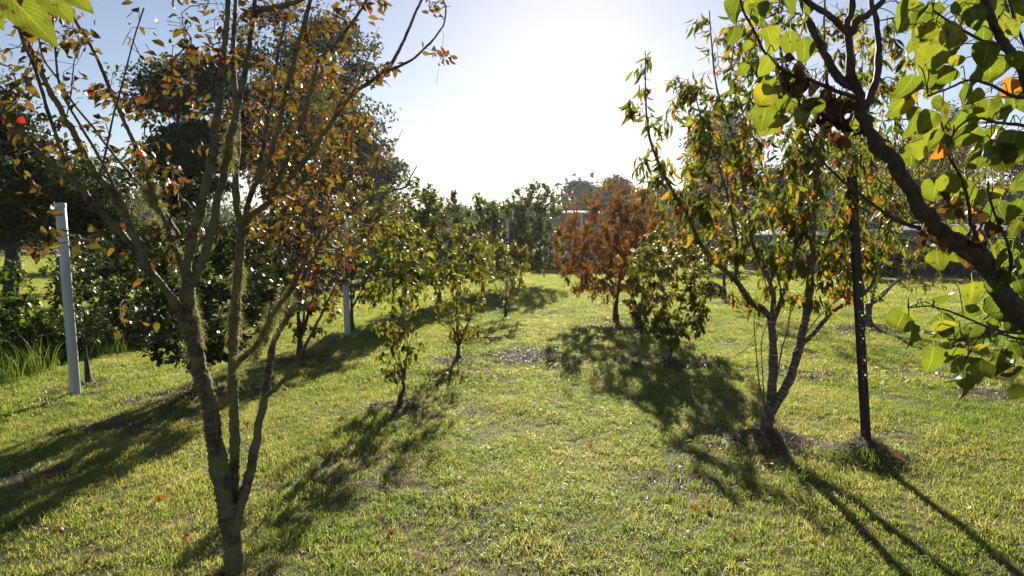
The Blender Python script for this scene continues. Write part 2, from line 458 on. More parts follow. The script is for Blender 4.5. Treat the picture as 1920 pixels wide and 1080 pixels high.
def diamond(ratio, fold, seed):
    """A leaf for trees far off: one bent quad."""
    w = ratio * 0.5
    v = np.array([(0, 0, 0), (w, 0.45, fold * w), (0, 1, -0.12), (-w, 0.45, fold * w)])
    return v, [np.array([(0, 1, 2, 3)])], np.array([(0, 0), (1, .45), (0, 1), (-1, .45)])

class LeafKind:
    def __init__(self, name, mat, prof, ratio, fold, curl, wave=0.1, lo=3, hi=5, across=2, twist=0.2, K=12, jag=0.0, stalk=0.0, hi_across=2):
        self.name = name; self.mat = mat; self.K = K
        g = random.Random(name)
        self.lo = []; self.hi_m = []; self.hi = hi; self._args = []
        for k in range(K):
            a = (prof, ratio * g.uniform(0.8, 1.15), fold * g.uniform(0.2, 1.5), curl * g.uniform(0.2, 1.7), wave, k)
            tw = g.uniform(-twist, twist)
            self.lo.append(diamond(a[1] * 1.15, a[2], k) if lo == 1 else leaf_template(lo, *a, across=across, twist=tw, stalk=stalk))
            self._args.append((a, tw, jag, stalk, hi_across))
    def mesh(self, k):
        while len(self.hi_m) <= k:
            i = len(self.hi_m); a, tw, jag, st, ha = self._args[i]
            mb = MB(); v, f, uv = leaf_template(self.hi, *a, across=ha, twist=tw, jag=jag, stalk=st)
            mb.add(v, f, (i * 5 % self.K + 0.5) / self.K, uv)
            self.hi_m.append(mb.mesh('leaf', self.mat))
        return self.hi_m[k]
    def rnd(self, k):
        return (k * 5 % self.K + 0.5) / self.K

LK = {}
LK['plum'] = LeafKind('plum', M['plum_leaf'], ovate, 0.50, 0.35, 0.7, 0.25, lo=3, hi=5, K=24, stalk=0.12)
LK['peach'] = LeafKind('peach', M['peach_leaf'], lance, 0.24, 0.55, 1.3, 0.2, lo=4, hi=6, K=24, stalk=0.06)
LK['red_peach'] = LeafKind('red_peach', M['red_peach_leaf'], lance, 0.28, 0.5, 1.2, 0.2, lo=3, hi=4, K=12, across=1)
LK['pear'] = LeafKind('pear', M['pear_leaf'], ovate, 0.6, 0.35, 0.8, 0.2, lo=1, hi=4, K=12)
LK['yellow'] = LeafKind('yellow', M['yellow_leaf'], ovate, 0.40, 0.45, 1.2, 0.2, lo=3, hi=4, K=12, across=1)
LK['glossy'] = LeafKind('glossy', M['glossy_leaf'], ovate, 0.58, 0.3, 0.5, 0.1, lo=1, hi=4, K=12)
LK['shrub'] = LeafKind('shrub', M['shrub_leaf'], ovate, 0.45, 0.35, 0.7, 0.1, lo=1, hi=4, K=12)
LK['dark'] = LeafKind('dark', M['dark_leaf'], ovate, 0.55, 0.2, 0.3, 0.0, lo=1, hi=3, K=8)
LK['gum'] = LeafKind('gum', M['gum_leaf'], lance, 0.45, 0.2, 0.3, 0.0, lo=1, hi=3, K=8)
LK['apricot'] = LeafKind('apricot', M['apricot_leaf'], round_, 0.84, 0.42, 1.0, 0.22, lo=5, hi=9, K=24, jag=0.05, stalk=0.28, hi_across=6, twist=0.5)
LK['dead'] = LeafKind('dead', M['dead_leaf'], ovate, 0.6, 0.8, 2.0, 0.5, lo=4, hi=6, K=8, twist=1.0)
LK['fallen'] = LeafKind('fallen', M['fallen_leaf'], lance, 0.38, 0.5, 0.9, 0.3, lo=3, hi=5, K=8)

def frame(dirs, rng, up=0.8):
    """Rotation matrices whose Y axis is dirs and whose Z axis leans upward, with some roll."""
    d = dirs / (np.linalg.norm(dirs, axis=1, keepdims=True) + 1e-9)
    ref = rng.normal(0, 1, d.shape) * (1 - up) + np.array([0, 0, 1.0]) * up + rng.normal(0, 0.25, d.shape)
    x = np.cross(d, ref); x /= np.linalg.norm(x, axis=1, keepdims=True) + 1e-9
    z = np.cross(x, d)
    return np.stack([x, d, z], -1)

def join_leaves(mb, kind, pos, rot, size, var):
    for k in range(kind.K):
        s = np.where(var == k)[0]
        if not len(s): continue
        v, f, uv = kind.lo[k]
        m = len(v)
        V = pos[s][:, None, :] + size[s][:, None, None] * np.einsum('nij,mj->nmi', rot[s], v)
        faces = [(np.arange(len(s))[:, None, None] * m + a[None]).reshape(-1, a.shape[1]) for a in f]
        mb.add(V.reshape(-1, 3), faces, kind.rnd(k), np.tile(uv, (len(s), 1)))

# ------------------------------------------------------------------ trees
class Skel:
    def __init__(self, seed):
        self.p = []; self.par = []; self.r = []; self.twig = []
        self.rng = np.random.default_rng(seed)
        self.leaf_nodes = []
    def node(self, p, par, r=0.0, twig=False):
        self.p.append(np.array(p, float)); self.par.append(par); self.r.append(r); self.twig.append(twig)
        return len(self.p) - 1
    def path(self, pts, par=-1, skip_first=False):
        """pts: rows x, y, z, radius."""
        out = []
        for i, q in enumerate(pts):
            if i == 0 and skip_first and par >= 0: continue
            par = self.node(q[:3], par, q[3]); out.append(par)
        return out
    def nearest(self, q):
        a = np.array(self.p); return int(np.argmin(((a - np.array(q)) ** 2).sum(1)))
    def attract(self, targets, step=0.12, lift=0.35, zmin=-1e9, below=0.7, wander=0.04, leafpart=0.6):
        rng = self.rng
        base = np.array(self.p[0])
        targets = sorted(targets, key=lambda t: np.linalg.norm(np.array(t) - base))
        for t in targets:
            a = np.array(self.p)
            d = np.linalg.norm(a - t, axis=1)
            cost = d + below * np.maximum(0, a[:, 2] - t[2] + 0.3 * d) + np.where(a[:, 2] < zmin, 1e6, 0)
            i = int(np.argmin(cost))
            D = d[i]
            n = max(2, int(math.ceil(D / step)))
            p0 = a[i]
            pd = p0 - (a[self.par[i]] if self.par[i] >= 0 else p0 - np.array([0, 0, 1.0]))
            pd = pd / (np.linalg.norm(pd) + 1e-9)
            c = p0 + (pd * 0.45 + np.array([0, 0, lift])) * D * 0.6 + rng.normal(0, wander, 3) * D
            par = i
            for k in range(1, n + 1):
                s = k / n
                q = p0 * (1 - s) ** 2 + 2 * c * s * (1 - s) + t * s * s + rng.normal(0, wander * step, 3)
                par = self.node(q, par, 0.0, True)
                if s > 1 - leafpart: self.leaf_nodes.append(par)
    def finish(self, tip=0.002, power=2.4, base_r=None):
        n = len(self.p)
        acc = np.zeros(n); kids = [[] for _ in range(n)]
        for i in range(n):
            if self.par[i] >= 0: kids[self.par[i]].append(i)
        rr = np.array(self.r, float)
        for i in range(n - 1, -1, -1):
            rel = (acc[i] if acc[i] > 0 else tip ** power)
            acc[i] = rel
            if self.par[i] >= 0: acc[self.par[i]] += rel
        pipe = acc ** (1 / power)
        if base_r is not None and not rr.any():
            pr = pipe[0]
            pipe = tip + (pipe - tip) * (base_r - tip) / max(1e-6, pr - tip)
        for i in range(n):
            if rr[i] <= 0:
                rr[i] = pipe[i]
                if self.par[i] >= 0:
                    q = rr[self.par[i]]
                    rr[i] = min(rr[i], q * (0.75 if not self.twig[self.par[i]] else 1.0))
        self.rad = rr; self.kids = kids
    def chains(self):
        out = []; stack = [(0, -1)]
        while stack:
            i, par = stack.pop()
            ch = [par] if par >= 0 else []
            while True:
                ch.append(i)
                k = sorted(self.kids[i], key=lambda c: -self.rad[c])
                if not k: break
                for c in k[1:]: stack.append((c, i))
                i = k[0]
            out.append(ch)
        return out

def emit_wood(sk, root, mat, n_branch, rng, twig_mat=None, rmin=0.004, trunk_name='trunk', flare=1.35):
    """Trunk and main limbs as parts, the fine twigs joined."""
    chains = sk.chains()
    P_ = np.array(sk.p)
    def geom(mb, ch, first=False):
        pts = P_[ch]; rad = sk.rad[ch].copy()
        if not first and len(ch) > 1: rad[0] = min(rad[0], rad[1] * 1.25)
        if first:
            fl = np.exp(-np.arange(len(ch)) * 0.9) * (flare - 1) + 1
            rad = rad * fl
            pts = np.vstack([pts[0] - [0, 0, 0.08], pts]); rad = np.concatenate([[rad[0] * 1.1], rad])
        q = np.hstack([pts, rad[:, None]])
        mx = rad.max()
        if mx > 0.006 and len(q) >= 3: q = smooth_path(q, 5 if mx > 0.022 else 3 if mx > 0.015 else 2)
        mb.tube(q[:, :3], np.maximum(q[:, 3], 0.0009), seg=16 if mx > 0.03 else 8 if mx > 0.012 else 5 if mx > 0.005 else 3, rng=rng, rough=0.075 if mx > 0.012 else 0.02)
    score = lambda ch: sk.rad[ch[1] if len(ch) > 1 else ch[0]] * len(ch)
    big = sorted(range(1, len(chains)), key=lambda i: -score(chains[i]))[:n_branch]
    big = [i for i in big if sk.rad[chains[i][1]] > rmin]
    mb = MB(); geom(mb, chains[0], True); mb.build(trunk_name, mat, root)
    for i in big:
        mb = MB(); geom(mb, chains[i]); mb.build('branch', mat, root)
    mb = MB()
    for i in range(1, len(chains)):
        if i not in big: geom(mb, chains[i])
    if mb.n: mb.build('twigs', twig_mat or mat, root, stuff=True)

def in_view(p):
    y = p[:, 1]
    d = y * math.cos(PITCH) - (p[:, 2] - CAMZ) * math.sin(PITCH)
    v = y * math.sin(PITCH) + (p[:, 2] - CAMZ) * math.cos(PITCH)
    d = np.maximum(d, 0.01)
    return (np.abs(p[:, 0] / d * F) < 970) & (np.abs(v / d * F) < 550)

def emit_leaves(root, kind, pos, dirs, size, rng, n_obj=300, up=0.75, foliage='foliage', var=None, minpx=9.0):
    if not len(pos): return
    rot = frame(dirs, rng, up)
    if var is None: var = rng.integers(0, kind.K, len(pos))
    px = size * F / np.maximum(pos[:, 1], 0.3)
    ok = in_view(pos) & (px > minpx)
    idx = np.where(ok)[0]
    idx = idx[np.argsort(-px[idx])][:n_obj]
    base = np.array(root.location)
    for i in idx:
        o = bpy.data.objects.new('leaf', kind.mesh(int(var[i])))
        o.parent = root
        m = np.eye(4); m[:3, :3] = rot[i] * size[i]; m[:3, 3] = pos[i] - base
        o.matrix_local = Matrix(m.tolist())
        COL.objects.link(o)
    rest = np.setdiff1d(np.arange(len(pos)), idx)
    if len(rest):
        mb = MB(); join_leaves(mb, kind, pos[rest], rot[rest], size[rest], var[rest])
        mb.build(foliage, kind.mat, root, stuff=True)

def leaves_on(sk, nodes, per, size, rng, droop=0.3, spread=0.9, jitter=0.02, out=0.3):
    """Leaves springing from twig nodes: points, directions and sizes."""
    P_ = np.array(sk.p); par = np.array(sk.par)
    nodes = np.array(nodes)
    cnt = rng.poisson(per, len(nodes)) if per < 50 else np.full(len(nodes), int(per))
    idx = np.repeat(nodes, cnt)
    if not len(idx): return np.zeros((0, 3)), np.zeros((0, 3)), np.zeros(0)
    t = rng.uniform(0, 1, len(idx))[:, None]
    p = P_[idx] * (1 - t) + P_[par[idx]] * t
    tw = P_[idx] - P_[par[idx]]; tw /= np.linalg.norm(tw, axis=1, keepdims=True) + 1e-9
    rd = rng.normal(0, 1, tw.shape); rd -= tw * (rd * tw).sum(1, keepdims=True); rd /= np.linalg.norm(rd, axis=1, keepdims=True) + 1e-9
    ctr = P_[nodes].mean(0)
    o = p - ctr; o[:, 2] *= 0.4; o /= np.linalg.norm(o, axis=1, keepdims=True) + 1e-9
    d = tw * 0.45 + rd * spread + o * out + np.array([0, 0, -1.0]) * droop
    sz = size * np.clip(rng.normal(1.0, 0.22, len(idx)), 0.5, 1.5)
    return p + rng.normal(0, jitter, p.shape), d, sz

def crown_points(n, c, rad, rng, shape='round', shell=0.55):
    out = []
    while len(out) < n:
        q = rng.uniform(-1, 1, 3)
        v = (q[2] + 1) / 2
        rh = math.hypot(q[0], q[1])
        if shape == 'vase': lim = (0.30 + 0.75 * v ** 0.7) * (1.0 if v < 0.75 else math.sqrt(max(0, 1 - ((v - 0.75) / 0.27) ** 2)))
        elif shape == 'cone': lim = (1 - v) ** 0.7 * min(1, v / 0.12)
        elif shape == 'column': lim = min(1, v / 0.2) * (1 if v < 0.6 else math.sqrt(max(0, 1 - ((v - 0.6) / 0.42) ** 2)))
        else: lim = math.sqrt(max(0, 1 - (2 * v - 1) ** 2))
        if rh > lim or rng.uniform() > (1 - shell) + shell * max(rh / (lim + 1e-6), abs(2 * v - 1)): continue
        out.append(np.array(c) + q * np.array(rad))
    return out

def fruit_tree(name, label, cat, base, crown, kind, leaf, per, n_tw, seed, group=None, shape='vase', fork=0.3, stems=4, rb=0.05,
               n_obj=0, n_branch=6, bark='dark_bark', step=0.12, droop=0.3, shell=0.5, lean=(0, 0), spread=0.9, up=0.75, twigs=True, lift=0.35):
    """A small orchard tree. crown = (left, top, right, bottom) of its leaves in photo pixels at the distance of its base."""
    rng = np.random.default_rng(seed)
    D = base.y
    a = P(crown[0], crown[3], D); b = P(crown[2], crown[1], D)
    c = np.array([(a.x + b.x) / 2, D, (a.z + b.z) / 2])
    rad = np.array([(b.x - a.x) / 2, (b.x - a.x) / 2 * 0.9, (b.z - a.z) / 2])
    root = thing(name, base, label, cat, group)
    sk = Skel(seed)
    B = np.array(base)
    H = b.z - B[2]
    fz = B[2] + fork * H
    top = B + np.array([lean[0], lean[1], fz - B[2]])
    tr = [(*B, 0)] + [tuple(B + (top - B) * s + rng.normal(0, 0.012, 3) * [1, 1, 0]) + (0,) for s in (0.35, 0.7, 1.0)]
    ids = sk.path(tr)
    for k in range(stems):
        an = 2 * math.pi * (k + rng.uniform(-0.3, 0.3)) / max(1, stems) + seed
        tgt = c + np.array([math.cos(an) * rad[0] * 0.5, math.sin(an) * rad[1] * 0.5, rad[2] * rng.uniform(-0.1, 0.55)])
        st = ids[-1] if (k % 2 == 0 or len(ids) < 3) else ids[-2]
        p0 = np.array(sk.p[st])
        mid = p0 + (tgt - p0) * 0.5 + np.array([(tgt[0] - p0[0]) * 0.15, (tgt[1] - p0[1]) * 0.15, -0.06 * H])
        n = max(4, int(np.linalg.norm(tgt - p0) / step))
        par = st
        for i in range(1, n + 1):
            s = i / n
            q = p0 * (1 - s) ** 2 + 2 * mid * s * (1 - s) + tgt * s * s + rng.normal(0, 0.01, 3)
            par = sk.node(q, par)
    sk.attract(crown_points(n_tw, c, rad, rng, shape, shell), step=step, lift=lift, zmin=fz - 0.02)
    sk.finish(tip=0.0022 if D < 16 else 0.004, base_r=rb)
    emit_wood(sk, root, M[bark], n_branch, rng)
    p, d, s = leaves_on(sk, sk.leaf_nodes, per, leaf, rng, droop=droop, spread=spread)
    emit_leaves(root, LK[kind], p, d, s, rng, n_obj=n_obj, up=up)
    return root

def far_tree(name, label, cat, base, crown, kind, seed, group=None, n_clump=60, per=120, leaf=0.14, clump=0.5, bark='dark_bark', rb=0.2, shape='round', depth=0.8, fork=0.3, flat=0.7, shell=0.6, lai=4.5, cap=17000):
    """A full-grown tree: trunk, limbs reaching to leaf clumps that leave gaps between them."""
    rng = np.random.default_rng(seed)
    D = base.y
    a = P(crown[0], crown[3], D); b = P(crown[2], crown[1], D)
    c = np.array([(a.x + b.x) / 2, D, (a.z + b.z) / 2])
    rad = np.array([(b.x - a.x) / 2, (b.x - a.x) / 2 * depth, (b.z - a.z) / 2])
    cl = rad.min() * clump * 0.66
    root = thing(name, base, label, cat, group)
    sk = Skel(seed); B = np.array(base)
    H = b.z - B[2]
    n = 6
    tgt = c + [0, 0, rad[2] * 0.35]
    ids = sk.path([tuple(B + (tgt - B) * np.array([s ** 1.3, s ** 1.3, s]) + rng.normal(0, 0.02 * H, 3) * [min(1, s * 3), min(1, s * 3), 0]) + (0,) for s in np.linspace(0, 1, n)])
    tg = crown_points(n_clump, c, np.maximum(rad - cl * 0.75, rad * 0.35), rng, shape, shell)
    sk.attract(tg, step=max(0.4, H / 14), lift=0.25, zmin=B[2] + fork * H * 0.6)
    sk.finish(tip=0.012, base_r=rb)
    emit_wood(sk, root, M[bark], 5, rng, rmin=0.01)
    pos = []; tone = []
    area = math.pi * rad[0] * rad[2]
    per = min(cap, lai * area / (leaf * leaf * 0.27)) / len(tg)
    for t in tg:
        k = int(per * rng.uniform(0.5, 1.5))
        g = rng.normal(0, 1, (k, 3)); g /= np.linalg.norm(g, axis=1, keepdims=True)
        g *= rng.uniform(0, 1, (k, 1)) ** 0.45
        s = cl * rng.uniform(0.5, 1.6)
        pos.append(t + g * s * np.array([1.2, 1.2, flat]))
        tone.append(np.clip(rng.normal(rng.uniform(0.1, 0.9), 0.18, k), 0, 0.999))
    pos = np.concatenate(pos); tone = np.concatenate(tone)
    dirs = rng.normal(0, 1, pos.shape) + np.array([0, 0, -0.2])
    size = leaf * rng.uniform(0.6, 1.4, len(pos))
    kd = LK[kind]; order = np.argsort([kd.rnd(k) for k in range(kd.K)])
    var = order[(tone * kd.K).astype(int)]
    emit_leaves(root, LK[kind], pos, dirs, size, rng, n_obj=0, up=0.4, var=var)
    return root

# ------------------------------------------------------------------ where things stand
B = {k: G(*v) for k, v in dict(
    plum=(441, 1098), peach=(1438, 832), post=(1622, 858), young_a=(751, 768), young_b=(860, 680), young_c=(948, 596),
    red_a=(1155, 601), red_b=(1195, 620), green=(1258, 684), behind=(1626, 622), thin=(1358, 568), dark_low=(372, 744), plum_b=(565, 678),
    pole_a=(143, 740), pole_b=(652, 628), pole_c=(758, 594), pole_d=(951, 546), slim=(166, 722), row_a=(661, 622), row_b=(737, 597),
    heap=(1334, 556)).items()}
for k, r_, h_ in (('plum', 0.5, 0.05), ('peach', 0.40, 0.14), ('post', 0.34, 0.17), ('young_a', 0.4, 0.05), ('young_b', 0.45, 0.05), ('red_b', 0.8, 0.06), ('green', 0.6, 0.05),
                  ('behind', 0.8, 0.12), ('dark_low', 0.9, 0.06), ('plum_b', 0.7, 0.05), ('slim', 0.4, 0.05), ('thin', 0.6, 0.08)):
    MOUNDS.append((B[k].x, B[k].y, r_, h_))
for k, rx, ry, w in (('plum', 0.55, 0.45, 0.6), ('peach', 0.75, 0.6, 0.95), ('post', 0.45, 0.35, 0.9), ('young_a', 0.45, 0.5, 0.8), ('young_b', 0.5, 0.6, 0.7), ('red_b', 1.2, 1.1, 0.75),
                     ('green', 0.9, 0.9, 0.8), ('behind', 1.1, 1.0, 0.9), ('dark_low', 1.3, 1.2, 0.8), ('plum_b', 1.2, 1.0, 0.8), ('slim', 0.6, 0.6, 0.7), ('thin', 0.8, 0.8, 0.8), ('red_a', 0.8, 0.8, 0.6)):
    DRY.append((B[k].x, B[k].y, rx, ry, w))
for px, py, rx, ry, w in ((985, 672, 0.95, 0.9, 0.95), (880, 700, 0.8, 0.5, 0.55), (1290, 905, 0.5, 0.3, 0.6), (1540, 705, 0.7, 0.35, 0.8), (1690, 700, 0.9, 0.5, 0.5),
                          (900, 775, 0.5, 0.4, 0.45), (250, 800, 1.0, 0.45, 0.7), (60, 890, 0.7, 0.3, 0.7), (520, 1040, 0.35, 0.2, 0.6), (1860, 740, 0.8, 0.6, 0.9), (1700, 890, 0.4, 0.3, 0.4),
                          (600, 640, 1.0, 0.7, 0.6), (700, 905, 0.4, 0.3, 0.5), (1080, 640, 0.6, 0.5, 0.5), (1650, 528, 5.0, 0.6, 0.6), (1050, 588, 1.0, 0.6, 0.4)):
    q = G(px, py); DRY.append((q.x, q.y, rx, ry, w))
for k in B: B[k].z = gz(B[k].x, B[k].y)

# ------------------------------------------------------------------ lawn sheet
def graded(lo, hi, fine_lo, fine_hi, step, grow=1.12):
    out = list(np.arange(fine_lo, fine_hi + 1e-6, step))
    s = step; v = fine_hi
    while v < hi: s *= grow; v += s; out.append(min(v, hi))
    s = step; v = fine_lo
    while v > lo: s *= grow; v -= s; out.insert(0, max(v, lo))
    return np.array(out)
gx = graded(-420, 420, -15, 9, 0.12); gy = graded(-40, 620, 1.5, 20, 0.12, 1.06)
X, Y = np.meshgrid(gx, gy)
Z = ground(X, Y)
mb = MB()
nx, ny = len(gx), len(gy)
idx = np.arange(nx * ny).reshape(ny, nx)
q = np.stack([idx[:-1, :-1], idx[:-1, 1:], idx[1:, 1:], idx[1:, :-1]], -1).reshape(-1, 4)
dry = dry_amount(X, Y)
dry = np.maximum(dry, 0.9 * np.exp(-((X + 11.2) / 2.2) ** 2) * (Y < 60))
mb.add(np.stack([X, Y, Z], -1).reshape(-1, 3), [q], dry.ravel())
lawn = mb.build('lawn', M['soil']); lawn['kind'] = 'structure'

# ------------------------------------------------------------------ grass (geometry nodes scatter of blade tufts)
def blade(mb, g, x, y, h, w, lean, az, r, bend=0.5, n=2):
    ca, sa = math.cos(az), math.sin(az)
    pa = g.uniform(0, 6.28)
    wx, wy = math.cos(pa) * w / 2, math.sin(pa) * w / 2
    v = []
    for i in range(n + 1):
        t = i / n
        k = lean * (t + bend * t * t)
        px, py, pz = x + ca * math.sin(min(1.5, k)) * h * t, y + sa * math.sin(min(1.5, k)) * h * t, h * t * max(0.08, math.cos(min(1.5, k)))
        ww = (1 - t) ** 0.6 if t < 1 else 0.06
        v += [(px - wx * ww, py - wy * ww, pz), (px + wx * ww, py + wy * ww, pz)]
    f = np.array([(2 * i, 2 * i + 1, 2 * i + 3, 2 * i + 2) for i in range(n)])
    mb.add(v, [f], r)

def tuft(name, mat, seed, nb, rad, h, w, lean):
    g = random.Random(seed); mb = MB()
    for _ in range(nb):
        a = g.uniform(0, 6.28); rr = rad * math.sqrt(g.random())
        blade(mb, g, math.cos(a) * rr, math.sin(a) * rr, h * g.uniform(0.5, 1.25), w * g.uniform(0.6, 1.3), g.uniform(*lean), g.uniform(0, 6.28), g.random(), 0.25)
    return bpy.data.objects.new(name, mb.mesh(name, mat, smooth=False))

def scatter(name, sources, pts, rot, scl, var):
    me = bpy.data.meshes.new(name)
    me.vertices.add(len(pts)); me.vertices.foreach_set('co', np.asarray(pts, np.float32).ravel()); me.update()
    for an, ty, data, key in (('rot', 'FLOAT_VECTOR', rot, 'vector'), ('scl', 'FLOAT', scl, 'value'), ('var', 'INT', var, 'value')):
        at = me.attributes.new(an, ty, 'POINT')
        at.data.foreach_set(key, np.asarray(data, np.int32 if ty == 'INT' else np.float32).ravel())
    o = bpy.data.objects.new(name, me); COL.objects.link(o); o['kind'] = 'stuff'
    ng = bpy.data.node_groups.new(name, 'GeometryNodeTree')
    ng.interface.new_socket('Geometry', in_out='INPUT', socket_type='NodeSocketGeometry')
    ng.interface.new_socket('Geometry', in_out='OUTPUT', socket_type='NodeSocketGeometry')
    N, L = ng.nodes, ng.links
    gi = N.new('NodeGroupInput'); go = N.new('NodeGroupOutput')
    iop = N.new('GeometryNodeInstanceOnPoints'); iop.inputs['Pick Instance'].default_value = True
    jn = N.new('GeometryNodeJoinGeometry')
    for s in reversed(sources):
        oi = N.new('GeometryNodeObjectInfo'); oi.inputs['Object'].default_value = s; oi.inputs['As Instance'].default_value = True
        L.new(oi.outputs['Geometry'], jn.inputs[0])
    def attr(an, ty):
        a = N.new('GeometryNodeInputNamedAttribute'); a.data_type = ty; a.inputs['Name'].default_value = an; return a.outputs[0]
    L.new(gi.outputs[0], iop.inputs['Points']); L.new(jn.outputs[0], iop.inputs['Instance'])
    L.new(attr('var', 'INT'), iop.inputs['Instance Index'])
    L.new(attr('rot', 'FLOAT_VECTOR'), iop.inputs['Rotation']); L.new(attr('scl', 'FLOAT'), iop.inputs['Scale'])
    L.new(iop.outputs[0], go.inputs[0])
    md = o.modifiers.new('scatter', 'NODES'); md.node_group = ng
    return o

rng = np.random.default_rng(7)
fine = [tuft('blade_tuft', M['grass'], 10 + i, 15, 0.05, 0.040, 0.0046, (0.3, 1.35)) for i in range(6)]
mid = [tuft('blade_tuft', M['grass'], 30 + i, 30, 0.10, 0.041, 0.0075, (0.25, 1.15)) for i in range(5)]
far = [tuft('blade_tuft', M['grass'], 50 + i, 50, 0.24, 0.042, 0.014, (0.25, 1.05)) for i in range(5)]
straw = [tuft('straw_tuft', M['straw'], 70 + i, 12, 0.06, 0.055, 0.0036, (1.0, 1.5)) for i in range(4)]
straw_far = [tuft('straw_tuft', M['straw'], 80 + i, 22, 0.13, 0.075, 0.007, (1.0, 1.5)) for i in range(4)]
lush = [tuft('blade_tuft', M['grass'], 90 + i, 12, 0.05, 0.075, 0.0055, (0.2, 1.0)) for i in range(4)]

def sample(y0, y1, dens, margin=1.5, xmin=-1e9, xmax=1e9):
    W = 0.80 * y1 + margin
    n = int((2 * W) * (y1 - y0) * dens)
    x = rng.uniform(-W, W, n); y = rng.uniform(y0, y1, n)
    ok = (np.abs(x) < 0.80 * y + margin) & (x > xmin) & (x < xmax)
    return x[ok], y[ok]

PT, RT, SC, VR = [], [], [], []
def put(x, y, v, smin=0.7, smax=1.35, tilt=0.15):
    n = len(x)
    PT.append(np.stack([x, y, ground(x, y)], -1)); RT.append(np.stack([rng.normal(0, tilt, n), rng.normal(0, tilt, n), rng.uniform(0, 6.28, n)], -1))
    SC.append(rng.uniform(smin, smax, n)); VR.append(v)
def clump_noise(x, y):
    return 0.5 + 0.25 * np.sin(x * 3.1 + 2 * np.sin(y * 1.7)) + 0.25 * np.sin(y * 2.7 + 2 * np.sin(x * 2.3 + 1))
def in_gully(x): return (x < -8.6) & (x > -13.6)

for y0, y1, dens, off, cnt, sm in ((1.4, 7.5, 800, 0, 6, 1.0), (7.5, 17, 230, 6, 5, 1.0), (17, 48, 55, 11, 5, 1.0)):
    x, y = sample(y0, y1, dens)
    d = dry_amount(x, y)
    keep = (rng.uniform(0, 1, len(x)) > 0.93 * d) & (rng.uniform(0, 1, len(x)) < 0.5 + 0.8 * clump_noise(x, y)) & ~in_gully(x)
    x, y = x[keep], y[keep]
    n0 = len(SC); put(x, y, off + rng.integers(0, cnt, len(x)))
    SC[n0] = SC[n0] * (0.7 + 0.5 * clump_noise(x * 2.3 + 4, y * 2.3))
    if y1 < 20:
        k = rng.uniform(0, 1, len(x)) < 0.05 * clump_noise(x * 0.6, y * 0.6) ** 2
        put(x[k], y[k], 24 + rng.integers(0, 4, k.sum()), 0.6, 1.1)
    # dry clippings: thick on the heaps, thin everywhere
    x, y = sample(y0, y1, dens * (0.5 if y1 < 17 else 0.4))
    d = dry_amount(x, y)
    keep = (rng.uniform(0, 1, len(x)) < np.maximum(d * 1.1, 0.10)) & ~in_gully(x)
    x, y = x[keep], y[keep]
    put(x, y, (16 if y1 < 10 else 20) + rng.integers(0, 4, len(x)), 0.6, 1.2, 0.25)
x, y = sample(48, 150, 5)
put(x, y, 11 + rng.integers(0, 5, len(x)), 2.0, 3.2)
# bank of the gully: longer wild grass
x = rng.uniform(-16, -7.6, 16000); y = rng.uniform(6, 42, 16000)
k = rng.uniform(0, 1, len(x)) < np.where(in_gully(x), 0.8, 0.35)
put(x[k], y[k], 24 + rng.integers(0, 4, k.sum()), 1.2, 2.8)
scatter('grass', fine + mid + far + straw + straw_far + lush, np.concatenate(PT), np.concatenate(RT), np.concatenate(SC), np.concatenate(VR))

# ------------------------------------------------------------------ far buildings
M['wall_brown'] = plain_mat('wall_brown', (0.16, 0.11, 0.08), 0.8)
M['wall_grey'] = plain_mat('wall_grey', (0.20, 0.21, 0.23), 0.7)
M['roof_blue'] = plain_mat('roof_blue', (0.04, 0.10, 0.28), 0.85, 0.0, 0.1)
M['white_paint'] = plain_mat('white_paint', (0.78, 0.78, 0.76), 0.5, 0, 0.06)
M['pane'] = plain_mat('pane', (0.02, 0.025, 0.03), 0.08, 0, 0.1)
M['shed_metal'] = plain_mat('shed_metal', (0.22, 0.25, 0.28), 0.7, 0.0, 0.1)

